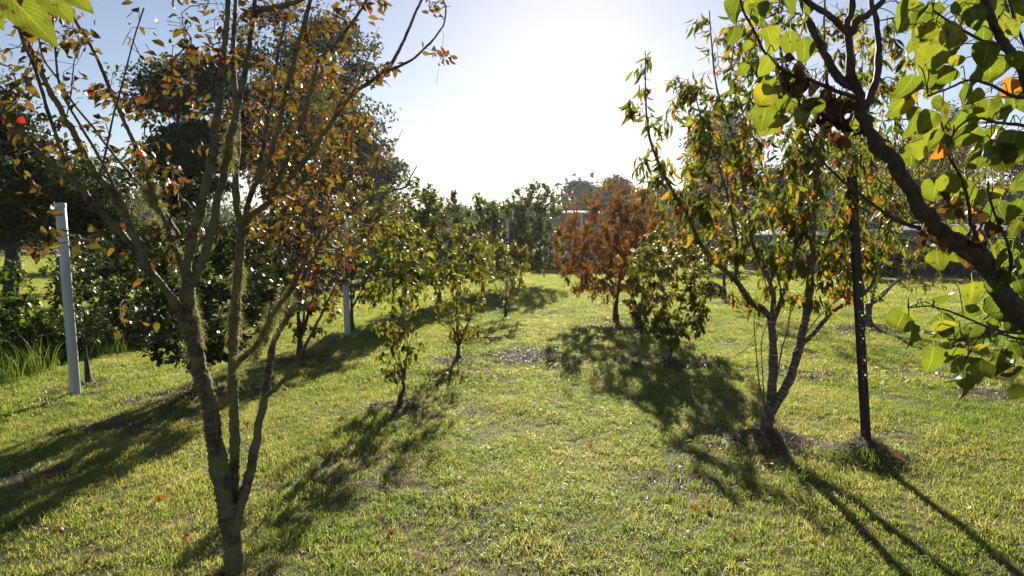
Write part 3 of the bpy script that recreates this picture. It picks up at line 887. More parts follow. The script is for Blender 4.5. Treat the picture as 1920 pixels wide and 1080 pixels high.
def house(name, label, cx, cy, w, dpt, hw, hr, wall, roof, windows=(), rot=0.0, group=None, posts=0):
    z = gz(cx, cy)
    root = thing(name, (cx, cy, z), label, 'house' if name == 'house' else 'shed', group)
    root.rotation_euler = (0, 0, rot)
    def part(nm, mb, mat, par=root):
        o = mb.build(nm, mat, None, smooth=False, origin=(0, 0, 0)); o.parent = par; o.location = (0, 0, 0); return o
    mb = MB(); mb.box((0, 0, hw / 2 - 0.1), (w, dpt, hw + 0.2)); part('wall', mb, wall)
    ov = 0.5
    mb = MB()
    a, b, e = w / 2 + ov, dpt / 2 + ov, 0.12
    rr = max(0.3, a - b)
    v = [(-a, -b, hw), (a, -b, hw), (a, b, hw), (-a, b, hw), (-rr, 0, hw + hr), (rr, 0, hw + hr), (-a, -b, hw + e), (a, -b, hw + e), (a, b, hw + e), (-a, b, hw + e)]
    mb.add(v, [np.array([(0, 3, 2, 1), (0, 1, 7, 6), (1, 2, 8, 7), (2, 3, 9, 8), (3, 0, 6, 9), (6, 7, 5, 4), (8, 9, 4, 5)]), np.array([(7, 8, 5), (9, 6, 4)])])
    for k in range(int(2 * rr / 0.9)):      # raised seams of the sheet roof
        xk = -rr + (k + 0.5) * 0.9
        p0 = np.array([xk, -b, hw + e]); p1 = np.array([xk, 0, hw + hr])
        mb.tube([p0, p1], [0.03, 0.03], 4)
    rf = part('roof', mb, roof)
    mb = MB(); mb.box((0, -b - 0.065, hw + 0.06), (2 * a, 0.12, 0.09)); part('gutter', mb, M['white_paint'] if name == 'house' else wall, rf)
    for wx, wz, ww, wh in windows:
        mb = MB(); mb.box((wx, -dpt / 2 - 0.03, wz), (ww + 0.16, 0.06, wh + 0.16)); fr = part('window', mb, M['white_paint'])
        for s in (-1, 1):
            mb = MB(); mb.box((wx + s * ww / 4, -dpt / 2 - 0.065, wz), (ww / 2 - 0.06, 0.012, wh)); part('pane', mb, M['pane'], fr)
    for k in range(posts):
        mb = MB(); xk = -w / 2 + 0.1 + k * (w - 0.2) / max(1, posts - 1); mb.box((xk, -b + 0.1, hw / 2), (0.1, 0.1, hw)); part('post', mb, M['white_paint'])
    return root

c1 = P(1075, 470, 46); house('house', 'blue-roofed house with white gutter half hidden by the orange peach tree', c1.x + 0.6, 50, 4.6, 6, 3.7, 0.4, M['wall_grey'], M['roof_blue'], [(-1.2, 1.7, 1.2, 1.2), (1.0, 1.7, 1.2, 1.2)], posts=3)
c1 = P(855, 470, 58); house('house', 'brown-walled house with pointed blue roof between the orchard trees', c1.x - 0.3, 62, 5.0, 4.5, 2.6, 1.1, M['wall_brown'], M['roof_blue'], [(0.8, 1.5, 1.2, 1.0)])
c1 = P(1500, 470, 40); house('garden_shed', 'pale grey shed seen through the peach branches above the far lawn', c1.x, 42, 4.2, 3, 2.1, 0.5, M['shed_metal'], M['shed_metal'], [(1.0, 1.3, 0.8, 0.7)])
c1 = P(1850, 470, 36); house('garden_shed', 'grey metal shed behind the leafy apricot branch', c1.x, 39, 7.5, 3.5, 2.3, 0.5, M['shed_metal'], M['shed_metal'], [(-2.0, 1.3, 1.0, 0.8)])

# paling fence along the far edge of the lawn on the right: every paling its own part
M['paling'] = plain_mat('paling', (0.10, 0.085, 0.07), 0.85, 0, 0.3, 5, 0.4, (8, 8, 0.6))
fx0, fx1, fy = P(1560, 500, 35).x, P(1960, 500, 35).x, 34.5
root = thing('paling_fence', (fx0, fy, gz(fx0, fy)), 'dark weathered paling fence along the far edge of the lawn', 'fence')
rngp = random.Random(4)
mb = MB(); mb.box((0, 0, 0.52), (0.145, 0.018, 1.04)); pal = mb.mesh('paling', M['paling'], smooth=False)
n_p = min(290, int((fx1 - fx0) / 0.16))
for i in range(n_p):
    o = bpy.data.objects.new('paling', pal); o.parent = root; COL.objects.link(o)
    o.location = (i * 0.16, rngp.uniform(-0.006, 0.006), rngp.uniform(-0.04, 0.03)); o.rotation_euler = (0, rngp.uniform(-0.02, 0.02), 0)
for zz in (0.3, 0.85):
    mb = MB(); mb.box((n_p * 0.08, 0.045, zz), (n_p * 0.16, 0.05, 0.08)); o = mb.build('rail', M['paling'], None, smooth=False, origin=(0, 0, 0)); o.parent = root
mb = MB(); mb.box((0, 0.1, 0.5), (0.1, 0.08, 1.1)); pm = mb.mesh('fence_post', M['paling'], smooth=False)
for k in range(0, n_p, 16):
    o = bpy.data.objects.new('post', pm); o.parent = root; COL.objects.link(o); o.location = (k * 0.16, 0.02, 0)

# ------------------------------------------------------------------ white poles along the orchard row
M['pole'] = plain_mat('pole', (0.46, 0.49, 0.48), 0.5, 0, 0.22, 14, 0.15, (1, 1, 0.12))
M['steel'] = plain_mat('steel', (0.030, 0.026, 0.024), 0.55, 0.4, 0.4, 30, 0.2)
def pole(base, top_px, r, label):
    t = P(top_px[0], top_px[1], base.y + 0.02)
    root = thing('white_pole', base, label, 'pole', 'white poles along the orchard row')
    b = np.array(base) - [0, 0, 0.15]; t = np.array(t)
    mb = MB(); mb.tube(np.linspace(b, t, 6), [r] * 6, 16); mb.build('pipe', M['pole'], root)
    ax = (t - b) / np.linalg.norm(t - b)
    mb = MB(); mb.tube(np.array([t - ax * 0.05, t, t + ax * 0.006, t + ax * 0.01]), [r * 1.07, r * 1.07, r * 0.98, r * 0.5], 16); mb.build('cap', M['pole'], root)
pole(B['pole_a'], (113, 382), 0.061, 'thick white pole standing on the shaded bank beside a slim tree')
pole(B['pole_b'], (643, 400), 0.060, 'white pole beside the dark trunk behind the reddish tree')
pole(B['pole_c'], (757, 404), 0.062, 'white pole rising above the yellow-green leaves of the young trees')
pole(B['pole_d'], (951, 410), 0.062, 'white pole among the dark trunks at the far end of the orchard row')
# a slack wire between the first poles
wa, wb = P(116, 452, B['pole_a'].y), P(320, 520, B['pole_a'].y + 2.4)
mb = MB(); mb.tube([np.array(wa) * (1 - t) + np.array(wb) * t - np.array([0, 0, 0.10 * math.sin(math.pi * t)]) for t in np.linspace(0, 1, 14)], [0.002] * 14, 4)
tag(mb.build('wire', M['steel']), 'slack thin wire running from the thick white pole into the bushes', 'wire')

# ------------------------------------------------------------------ steel star post
pb = B['post']
root = thing('steel_post', pb, 'dark steel star post with a line of small holes in a heap of dry grass', 'fence post')
top = P(1597, 330, pb.y + 0.02)
ax = (np.array(top) - np.array(pb)); Lp = np.linalg.norm(ax); ax /= Lp
fw, th = 0.036, 0.007
def flange(name, dx, dy, holes):
    """One leg of the Y section: a strip of steel, with real holes where the photo shows them."""
    mb = MB()
    side = np.array([dx, dy, 0.0]); side -= ax * (side @ ax); side /= np.linalg.norm(side)
    nrm = np.cross(side, ax)
    O = np.array(pb)
    def pt(u, s, n): return O + side * u + ax * s + nrm * n
    cells = []
    s = -0.3
    hs = sorted(holes)
    for h in hs:
        if h - 0.03 > s: cells.append((s, h - 0.03, None))
        cells.append((h - 0.03, h + 0.03, h)); s = h + 0.03
    cells.append((s, Lp, None))
    for a, b, h in cells:
        if h is None:
            v = [pt(u, q, n) for n in (-th / 2, th / 2) for u, q in ((0, a), (fw, a), (fw, b), (0, b))]
            mb.add(v, [np.array([(0, 3, 2, 1), (4, 5, 6, 7), (0, 1, 5, 4), (1, 2, 6, 5), (2, 3, 7, 6), (3, 0, 4, 7)])])
        else:
            ring = []; out = []
            for k in range(12):
                an = 2 * math.pi * k / 12
                ring.append((fw * 0.52 + 0.0085 * math.cos(an), h + 0.0085 * math.sin(an)))
                m = max(abs(math.cos(an)), abs(math.sin(an)))
                out.append((fw / 2 + fw / 2 * math.cos(an) / m, h + 0.03 * math.sin(an) / m))
            v = [pt(u, q, -th / 2) for u, q in ring + out] + [pt(u, q, th / 2) for u, q in ring + out]
            f = []
            for k in range(12):
                j = (k + 1) % 12
                f += [(k, j, 12 + j, 12 + k), (24 + k, 36 + k, 36 + j, 24 + j), (k, 24 + k, 24 + j, j), (12 + k, 12 + j, 36 + j, 36 + k)]
            mb.add(v, [np.array(f)])
    mb.build(name, M['steel'], root, smooth=False)
hole_s = [(Vector(P(px_, py_, pb.y)) - Vector(pb)).dot(Vector(ax)) for px_, py_ in ((1602, 592), (1603, 617), (1604, 636), (1606, 676), (1608, 704), (1603, 560), (1601, 530))]
flange('flange', 1.0, -0.12, hole_s)
flange('flange', -0.55, 0.8, [])
flange('flange', -0.75, -0.62, [])

def grass_clump(name, base, n, h, w, spread, label, seed, group=None, lean=(0.05, 0.7)):
    g = random.Random(seed); mb = MB()
    for _ in range(n):
        a = g.uniform(0, 6.28); rr = spread * math.sqrt(g.random())
        blade(mb, g, math.cos(a) * rr, math.sin(a) * rr, h * g.uniform(0.45, 1.15), w * g.uniform(0.7, 1.3), g.uniform(*lean), g.uniform(0, 6.28), g.random(), 0.7, 4)
    o = mb.build(name, M['tall_grass']); o.location = base; o['kind'] = 'stuff'
    tag(o, label, 'grass tuft', group); return o
for k, (px, py, n, h, w, s, lab) in enumerate((
        (1575, 858, 90, 0.13, 0.006, 0.13, 'bright green grass tuft at the foot of the steel post'),
        (1640, 868, 50, 0.12, 0.006, 0.09, 'small grass tuft on the right flank of the post heap'),
        (1490, 905, 45, 0.13, 0.006, 0.07, 'upright grass tuft on the shaded flank of the peach tree heap'),
        (1505, 935, 40, 0.11, 0.006, 0.08, 'grass tuft below the peach tree heap'),
        (1570, 905, 40, 0.12, 0.006, 0.10, 'thin grass tuft growing out of the post heap'),
        (540, 1020, 90, 0.10, 0.006, 0.16, 'pale grass tuft beside the mossy plum trunk'))):
    q = G(px, py); grass_clump('grass_tuft', q, n, h, w, s, lab, 300 + k, 'taller tufts in the lawn')
for k, (px, py, n, h, s, lab) in enumerate(((60, 712, 45, 0.7, 0.30, 'tall bright reed-like grass clump on the bank edge'),
                                  (95, 700, 50, 0.6, 0.25, 'second tall reed-like clump nearer the white pole'),
                                  (25, 722, 50, 0.6, 0.25, 'tall reed-like clump at the end of the bank'),
                                  (200, 672, 60, 0.6, 0.5, 'arching dry-tipped grass clump behind the slim tree'),)):
    q = G(px, py); q.x -= 0.3; grass_clump('reed_clump', (q.x, q.y + 0.2, gz(q.x, q.y + 0.2)), n, h, 0.012, s, lab, 330 + k, 'tall grass along the bank', (0.05, 0.45))

# ------------------------------------------------------------------ the mossy plum tree
rng = np.random.default_rng(11)
D0 = B['plum'].y
root = thing('plum_tree', B['plum'], 'big many-stemmed plum tree hung with pale lichen and orange-brown leaves', 'tree', 'orchard trees')
sk = Skel(11)
TH = 0.86
def trace(pts, d0, d1, r0, r1, join=None, power=1.0):
    """A stem traced as photo pixels, running from depth d0 to d1 and thinning from r0 to r1."""
    n = len(pts); rows = []
    ln = np.concatenate([[0], np.cumsum([math.hypot(pts[i + 1][0] - pts[i][0], pts[i + 1][1] - pts[i][1]) for i in range(n - 1)])]); ln /= ln[-1]
    for (px, py), t in zip(pts, ln):
        p = P(px, py, d0 + (d1 - d0) * t)
        rows.append((*p, TH * (r0 + (r1 - r0) * t ** power)))
    rows = smooth_path(rows, 4)
    rows[1:, :3] += rng.normal(0, 1, (len(rows) - 1, 3)) * np.minimum(0.0018, rows[1:, 3:] * 0.10)      # knots and kinks
    rows[1:, 3] *= np.clip(rng.normal(1, 0.07, len(rows) - 1), 0.88, 1.25)
    par = -1
    if join is not None: par = sk.nearest(rows[0][:3])
    return sk.path(rows, par)
b0 = P(441, 1098, D0)
trace([(441, 1100), (436, 1020), (427, 962)], D0, D0, 0.053, 0.050)
A = trace([(427, 962), (406, 850), (392, 760), (372, 680), (358, 600), (350, 540)], D0, D0 - 0.10, 0.046, 0.034, 1)
trace([(350, 540), (352, 490), (370, 415), (385, 352), (397, 290), (404, 235), (412, 190), (417, 120), (426, 32), (430, -60), (436, -160)], D0 - 0.10, D0 - 0.25, 0.026, 0.008, 1)
trace([(352, 545), (372, 508), (390, 460), (405, 390), (422, 315), (436, 245), (448, 190), (463, 112), (476, 25), (482, -60), (490, -150)], D0 - 0.10, D0 + 0.1, 0.026, 0.009, 1)
trace([(474, 40), (487, 20), (522, 12), (560, 2), (610, -30)], D0 + 0.08, D0 - 0.1, 0.017, 0.010, 1)
A3 = trace([(362, 650), (342, 600), (320, 557), (275, 500), (240, 452), (200, 410), (170, 375), (140, 340), (107, 315), (65, 277), (35, 240), (0, 197), (-60, 120)], D0 - 0.06, D0 - 0.75, 0.024, 0.008, 1)
trace([(278, 500), (258, 462), (240, 415), (225, 380), (212, 360), (185, 332), (162, 295), (138, 248), (118, 212), (95, 172), (70, 120), (48, 68), (25, 12), (0, -50)], D0 - 0.30, D0 - 0.45, 0.020, 0.008, 1)
trace([(345, 520), (328, 465), (307, 407), (287, 365), (272, 317), (245, 255), (235, 232), (217, 192), (202, 155), (175, 95), (155, 60), (130, 20), (110, -30)], D0 - 0.10, D0 - 0.2, 0.014, 0.006, 1)
trace([(335, 440), (295, 377), (250, 332), (215, 292), (175, 240), (140, 197), (110, 150), (82, 110), (70, 60), (50, -20)], D0 - 0.12, D0 + 0.25, 0.011, 0.004, 1)
trace([(172, 372), (185, 335), (197, 290), (212, 220), (222, 185), (235, 135), (252, 70), (270, 15)], D0 - 0.42, D0 - 0.5, 0.006, 0.003, 1)
trace([(127, 325), (112, 272), (96, 228), (80, 175), (65, 125), (45, 82), (25, 22), (5, -40)], D0 - 0.55, D0 - 0.7, 0.009, 0.005, 1)
trace([(262, 470), (235, 405), (205, 330), (160, 250), (115, 170), (104, 95), (97, 20), (90, -30)], D0 - 0.3, D0 - 0.15, 0.009, 0.004, 1)
Bm = trace([(433, 985), (438, 905), (440, 840), (439, 760), (436, 690), (440, 600), (447, 505), (454, 432)], D0 + 0.03, D0 + 0.12, 0.029, 0.024, 1)
trace([(454, 432), (445, 390), (441, 315), (446, 262), (443, 190), (437, 107), (442, 0), (446, -100)], D0 + 0.12, D0 + 0.35, 0.020, 0.009, 1)
trace([(456, 428), (472, 360), (497, 310), (520, 250), (532, 195), (547, 130), (565, 62), (582, 0), (600, -80)], D0 + 0.12, D0 - 0.15, 0.017, 0.008, 1)
trace([(458, 425), (472, 405), (510, 375), (540, 338), (575, 297), (597, 265), (627, 222), (660, 177), (690, 157), (717, 135), (735, 118), (760, 70), (775, 33), (790, 0), (812, -50)], D0 + 0.12, D0 + 0.3, 0.018, 0.006, 1)
trace([(722, 134), (748, 124), (775, 110), (792, 94), (810, 77), (824, 58), (832, 45), (836, 15), (827, -10)], D0 + 0.28, D0 + 0.2, 0.009, 0.003, 1)
trace([(662, 175), (676, 140), (690, 108), (700, 90)], D0 + 0.25, D0 + 0.1, 0.006, 0.003, 1)
trace([(478, 350), (492, 290), (497, 250), (510, 175), (522, 100), (540, 17), (550, -60)], D0 + 0.1, D0 + 0.5, 0.011, 0.006, 1)
trace([(500, 385), (525, 330), (550, 265), (572, 212), (592, 132), (602, 110), (640, 70), (685, 5), (700, -30)], D0 + 0.14, D0 + 0.0, 0.013, 0.006, 1)
trace([(439, 690), (450, 676), (482, 645), (507, 597), (528, 566), (545, 547), (566, 500), (585, 440)], D0 + 0.06, D0 - 0.35, 0.016, 0.007, 1)
C = trace([(440, 1010), (452, 945), (466, 895), (485, 800), (497, 740), (505, 690), (514, 640), (536, 598), (560, 560), (572, 510), (600, 462), (627, 425), (662, 395), (697, 369), (730, 360), (760, 350), (771, 330), (782, 310)], D0 - 0.02, D0 + 0.45, 0.030, 0.003, 1)
trace([(502, 742), (520, 725), (540, 702), (563, 665), (590, 615), (610, 575), (630, 530), (640, 480)], D0 + 0.1, D0 - 0.1, 0.012, 0.004, 1)
trace([(697, 369), (705, 345), (722, 300), (740, 272), (755, 243)], D0 + 0.4, D0 + 0.5, 0.005, 0.0015, 1)
n_traced = len(sk.p)
# whippy side shoots that carry the leaves
tg = []
def spray(px, py, rx, ry, n, d, dd=0.35):
    for _ in range(n):
        tg.append(np.array(P(px + rng.uniform(-rx, rx), py + rng.uniform(-ry, ry), d + rng.uniform(-dd, dd))))
spray(60, 90, 110, 110, 26, D0 - 0.35); spray(40, 190, 60, 60, 8, D0 - 0.6); spray(200, 300, 110, 90, 16, D0 - 0.3); spray(230, 190, 50, 60, 7, D0 - 0.3)
spray(330, 70, 60, 90, 7, D0); spray(420, 60, 90, 90, 16, D0); spray(560, 90, 100, 110, 34, D0 + 0.1); spray(600, 250, 110, 120, 36, D0 + 0.2)
spray(650, 60, 60, 60, 9, D0); spray(560, 380, 110, 80, 20, D0 + 0.2); spray(300, 400, 80, 60, 8, D0 - 0.2); spray(590, 500, 70, 70, 14, D0)
spray(350, 250, 70, 70, 7, D0); spray(820, 60, 16, 50, 5, D0 + 0.2, 0.1); spray(715, 110, 22, 40, 5, D0 + 0.2, 0.1); spray(90, 420, 60, 60, 4, D0 - 0.5); spray(700, 420, 50, 40, 6, D0 + 0.3); spray(735, 300, 20, 40, 2, D0 + .4, .1)
sk.attract(tg, step=0.07, lift=0.5, zmin=B['plum'].z + 0.75, below=1.2, wander=0.05, leafpart=0.75)
leafy = list(sk.leaf_nodes)
tg = []          # bare whippy shoots
for px_, py_, rx_, ry_, n_ in ((80, 60, 100, 90, 12), (220, 120, 90, 90, 8), (330, 60, 60, 60, 12), (420, 60, 80, 60, 16), (540, 60, 90, 60, 22), (660, 40, 60, 60, 14), (600, 220, 90, 90, 16), (500, 280, 70, 70, 12), (290, 330, 90, 60, 10), (400, 400, 70, 60, 8), (570, 440, 80, 60, 10), (40, 330, 50, 60, 5), (250, 560, 70, 60, 6)):
    spray(px_, py_, rx_, ry_, n_, D0 + 0.05, 0.45)
sk.attract(tg, step=0.09, lift=0.75, zmin=B['plum'].z + 0.75, below=1.6, wander=0.025, leafpart=0.3)
sk.leaf_nodes = leafy + sk.leaf_nodes[len(leafy)::2]
trace([(832, 62), (829, 90), (823, 125), (818, 158)], D0 + 0.2, D0 + 0.2, 0.0009, 0.0006, 1)
sk.finish(tip=0.0016)
emit_wood(sk, root, M['plum_bark'], 26, rng, rmin=0.003, flare=1.12)
p, d, s = leaves_on(sk, sk.leaf_nodes, 3.5, 0.042, rng, droop=0.35, spread=0.9)
vis = in_view(p)
var = rng.integers(0, 24, len(p)); red = max(range(24), key=LK['plum'].rnd)
var = np.where((var == red) & (rng.uniform(0, 1, len(p)) < 0.6), rng.integers(0, 24, len(p)), var)
emit_leaves(root, LK['plum'], p, d, s, rng, n_obj=300, up=0.55, var=var)
# lichen beards on the older wood
def lichen_tuft(p, n, ln, r):
    g = rng; mb = MB()
    for _ in range(n):
        a = g.uniform(0, 6.28); st = np.array(p) + np.array([math.cos(a), math.sin(a), 0]) * r * g.uniform(0.7, 1.1) + np.array([0, 0, g.uniform(-0.045, 0.045)])
        dirn = np.array([math.cos(a) * 0.5, math.sin(a) * 0.5, -0.6]) + g.normal(0, 0.5, 3); pts = [st]
        L_ = ln * g.uniform(0.3, 1.0)
        for k in range(4):
            dirn = dirn + g.normal(0, 0.45, 3) + np.array([0, 0, -0.35]); dirn /= np.linalg.norm(dirn)
            pts.append(pts[-1] + dirn * L_ / 4)
        pts = np.array(pts); w = np.array([0.0011, 0.001, 0.0009, 0.0007, 0.0003])
        sd = np.cross(pts[-1] - pts[0], g.normal(0, 1, 3)); sd /= np.linalg.norm(sd) + 1e-9
        v = np.concatenate([pts + sd * w[:, None], pts - sd * w[:, None]])
        mb.add(v, [np.array([(k, k + 1, k + 6, k + 5) for k in range(4)])], g.uniform())
    mb.build('lichen', M['lichen'], root, smooth=False)
PA = np.array(sk.p); 
cand = [i for i in range(n_traced) if B['plum'].z + 0.75 < PA[i][2] < 2.15 and sk.rad[i] > 0.010]
def lich_near(px, py, d, n, ln=0.055):
    q = np.array(P(px, py, d)); i = cand[int(np.argmin(((PA[cand] - q) ** 2).sum(1)))]
    lichen_tuft(PA[i], n, ln, sk.rad[i])
for px, py, n in ((447, 275, 150), (449, 300, 120), (447, 250, 110), (458, 440, 110), (470, 410, 80), (440, 500, 90), (445, 540, 130), (442, 570, 140), (441, 600, 140), (438, 630, 110), (352, 600, 130), (355, 640, 140), (362, 665, 130), (372, 700, 110),
                  (378, 735, 100), (385, 770, 60), (345, 560, 90), (350, 500, 80), (355, 470, 70), (200, 405, 90), (190, 395, 100), (180, 385, 90), (165, 370, 60), (150, 350, 80), (135, 330, 60), (225, 440, 80), (240, 460, 90), (255, 480, 80), (300, 540, 90), (315, 560, 80),
                  (210, 360, 70), (230, 400, 60), (540, 560, 110), (530, 590, 110), (520, 615, 120), (512, 650, 100), (505, 690, 90), (500, 720, 70), (560, 540, 80), (395, 600, 100), (400, 570, 90), (390, 630, 80), (480, 645, 70), (545, 640, 60), (590, 480, 60), (448, 690, 80), (437, 720, 80), (610, 445, 60), (402, 800, 40), (480, 820, 40)):
    lich_near(px, py, D0, int(n * 1.8), 0.055)

# ------------------------------------------------------------------ the peach tree with banded bark
rng = np.random.default_rng(21)
D1 = B['peach'].y
TH = 1.0
root = thing('peach_tree', B['peach'], 'tall peach tree with banded stems and drooping green and orange leaves', 'tree', 'orchard trees')
sk = Skel(21)
trace([(1438, 834), (1437, 805), (1441, 782)], D1, D1, 0.052, 0.044)
trace([(1441, 782), (1447, 730), (1450, 680), (1449, 635), (1446, 600)], D1, D1 + 0.1, 0.036, 0.030, 1)
trace([(1446, 602), (1436, 585), (1405, 562), (1377, 522), (1342, 492), (1310, 452), (1288, 400), (1270, 372), (1240, 318), (1218, 256), (1211, 190), (1210, 95)], D1 + 0.1, D1 - 0.3, 0.026, 0.003, 1)
trace([(1448, 600), (1450, 555), (1438, 518), (1416, 470), (1403, 420), (1392, 340), (1372, 250), (1345, 170), (1335, 90), (1330, 20)], D1 + 0.1, D1 + 0.45, 0.022, 0.004, 1)
trace([(1378, 520), (1384, 470), (1372, 400), (1350, 320), (1320, 240), (1300, 160)], D1 + 0.02, D1 - 0.2, 0.016, 0.003, 1)
trace([(1449, 610), (1470, 545), (1488, 480), (1500, 400), (1508, 310), (1500, 220), (1470, 140), (1460, 40), (1465, -40)], D1 + 0.1, D1 - 0.15, 0.018, 0.005, 1)
trace([(1442, 778), (1462, 745), (1482, 705), (1500, 645), (1513, 580), (1520, 510), (1524, 430), (1530, 340), (1545, 250), (1550, 150), (1545, 60), (1548, -30)], D1 - 0.02, D1 + 0.35, 0.038, 0.006, 1)
trace([(1496, 660), (1510, 640), (1532, 618), (1556, 588), (1590, 566), (1625, 545), (1650, 500), (1665, 430), (1672, 340), (1680, 240)], D1, D1 + 0.2, 0.021, 0.004, 1)
trace([(1521, 500), (1560, 430), (1590, 350), (1605, 250), (1615, 150), (1620, 60)], D1 + 0.2, D1 + 0.6, 0.016, 0.004, 1)
trace([(1436, 770), (1424, 720), (1418, 660), (1414, 600), (1420, 560)], D1, D1 - 0.1, 0.007, 0.003, 1)
trace([(1434, 765), (1430, 700), (1428, 640), (1440, 600)], D1, D1 - 0.2, 0.006, 0.003, 1)
trace([(1447, 760), (1458, 700), (1466, 655), (1476, 620), (1486, 560)], D1 - 0.02, D1 - 0.15, 0.009, 0.004, 1)
trace([(1420, 615), (1402, 650), (1384, 664), (1372, 672)], D1, D1 - 0.2, 0.003, 0.0015, 1)
trace([(1500, 640), (1530, 600), (1560, 570), (1580, 545)], D1, D1 - 0.2, 0.005, 0.002, 1)
tg = []
spray(1215, 260, 40, 130, 20, D1 - 0.2, 0.2); spray(1290, 260, 60, 130, 44, D1 - 0.1, 0.5); spray(1360, 170, 70, 130, 57, D1 + 0.1, 0.6); spray(1440, 130, 70, 140, 57, D1, 0.7)
spray(1420, 320, 120, 90, 68, D1, 0.7); spray(1540, 140, 80, 150, 57, D1 + 0.2, 0.7); spray(1620, 180, 70, 140, 44, D1 + 0.2, 0.6); spray(1560, 340, 110, 90, 68, D1 + 0.1, 0.7)
spray(1400, 430, 100, 50, 40, D1, 0.6); spray(1540, 450, 110, 60, 51, D1 + 0.1, 0.6); spray(1640, 430, 60, 70, 27, D1 + 0.2, 0.4); spray(1300, 400, 30, 50, 13, D1 - 0.2, 0.2)
spray(1480, 540, 90, 30, 23, D1, 0.3); spray(1600, 520, 60, 40, 23, D1 + 0.1, 0.3); spray(1390, 545, 30, 30, 6, D1 - 0.1, 0.2); spray(1212, 110, 10, 30, 3, D1 - 0.3, 0.05); spray(1660, 90, 60, 80, 20, D1 + 0.3, 0.4)
spray(1330, 330, 70, 90, 16, D1, 0.5); spray(1480, 380, 120, 90, 34, D1 + 0.1, 0.7); spray(1600, 300, 80, 120, 26, D1 + 0.2, 0.6); spray(1420, 220, 110, 110, 26, D1 + 0.1, 0.7); spray(1690, 260, 50, 130, 16, D1 + 0.3, 0.4)
sk.attract(tg, step=0.09, lift=0.55, zmin=B['peach'].z + 0.95, below=1.0, wander=0.06, leafpart=0.8)
sk.finish(tip=0.0017)
emit_wood(sk, root, M['peach_bark'], 22, rng, rmin=0.003, flare=1.2)
p, d, s = leaves_on(sk, sk.leaf_nodes, 4.2, 0.097, rng, droop=1.2, spread=0.75)
# lower leaves have turned more than the upper ones in places
var = rng.integers(0, 24, len(p))
emit_leaves(root, LK['peach'], p, d, s, rng, n_obj=300, up=0.5, var=var)

# ------------------------------------------------------------------ the apricot branch that reaches in from the right
rng = np.random.default_rng(31)
DA = 1.35
TH = 0.85
ab = Vector((1.75, 1.9, 0)); ab.z = gz(ab.x, ab.y)
root = thing('apricot_tree', ab, 'near tree with large round backlit green leaves and dark leaning limb', 'tree', 'orchard trees')
sk = Skel(31)
q0 = P(2060, 800, 1.62)
rows = smooth_path([(*ab, 0.055), (1.74, 1.88, 0.35, 0.048), (1.66, 1.80, 0.75, 0.040), (*P(1990, 690, 1.55), 0.030), (*P(1905, 585, 1.5), 0.027), (*P(1850, 500, 1.46), 0.0255), (*P(1790, 452, 1.42), 0.0235), (*P(1735, 412, 1.40), 0.0205), (*P(1695, 340, 1.38), 0.019), (*P(1662, 288, 1.37), 0.018), (*P(1627, 244, 1.36), 0.0175), (*P(1613, 200, 1.35), 0.014), (*P(1600, 139, 1.35), 0.014), (*P(1588, 55, 1.34), 0.011), (*P(1600, 0, 1.33), 0.011), (*P(1615, -80, 1.3), 0.007)], 4)
rows[:, 3] *= np.linspace(0.95, 0.60, len(rows)) * np.clip(rng.normal(1, 0.11, len(rows)), 0.85, 1.35)
rows[:, :3] += rng.normal(0, 0.0025, (len(rows), 3))
sk.path(rows)
trace([(1588, 62), (1563, 36), (1535, 18), (1510, 2), (1480, -40)], 1.34, 1.30, 0.0085, 0.005, 1)
trace([(1598, 60), (1606, 40), (1630, 25), (1652, 5), (1680, -40)], 1.34, 1.38, 0.009, 0.005, 1)
trace([(1614, 205), (1608, 170), (1574, 148), (1546, 100), (1524, 55), (1505, 5), (1490, -60)], 1.35, 1.42, 0.011, 0.006, 1)
trace([(1617, 215), (1630, 185), (1645, 140), (1647, 90), (1643, 40), (1633, 0), (1630, -60)], 1.36, 1.50, 0.010, 0.006, 1)
trace([(1610, 190), (1595, 180), (1560, 168), (1519, 150), (1490, 142), (1463, 133), (1444, 112), (1430, 92), (1410, 50), (1394, 22), (1385, -20)], 1.35, 1.28, 0.0055, 0.0022, 1)
trace([(1463, 133), (1480, 160), (1495, 185), (1505, 205)], 1.30, 1.27, 0.0035, 0.002, 1)
trace([(1740, 428), (1718, 426), (1667, 404), (1613, 364), (1569, 329), (1533, 289), (1515, 249), (1505, 225)], 1.40, 1.36, 0.0055, 0.002, 1)
trace([(1880, 545), (1895, 500), (1890, 460), (1873, 421), (1855, 370), (1853, 340)], 1.48, 1.30, 0.006, 0.002, 1)
trace([(1800, 455), (1830, 445), (1820, 420), (1815, 380), (1800, 330), (1778, 290), (1765, 230)], 1.43, 1.28, 0.006, 0.002, 1)
trace([(1985, 680), (1995, 420), (1965, 270), (1930, 175), (1912, 125), (1888, 88), (1868, 57), (1850, 10), (1835, -40)], 1.55, 1.30, 0.020, 0.008, 1)
trace([(1910, 120), (1880, 92), (1850, 80), (1815, 62), (1780, 40), (1750, 20)], 1.38, 1.28, 0.005, 0.002, 1)
trace([(1935, 185), (1900, 180), (1860, 160), (1820, 150), (1780, 165), (1740, 180)], 1.4, 1.27, 0.005, 0.002, 1)
trace([(1955, 250), (1915, 235), (1870, 230), (1830, 220), (1795, 240), (1778, 275)], 1.42, 1.28, 0.005, 0.002, 1)
trace([(1985, 650), (1950, 640), (1904, 634), (1873, 626), (1827, 634), (1777, 637)], 1.55, 1.24, 0.005, 0.0018, 1)
trace([(1930, 625), (1880, 622), (1840, 608), (1796, 589), (1765, 579), (1739, 574), (1702, 577)], 1.48, 1.24, 0.004, 0.0015, 1)
trace([(1945, 150), (1900, 30), (1885, -20)], 1.42, 1.36, 0.005, 0.003, 1)
sk.finish()
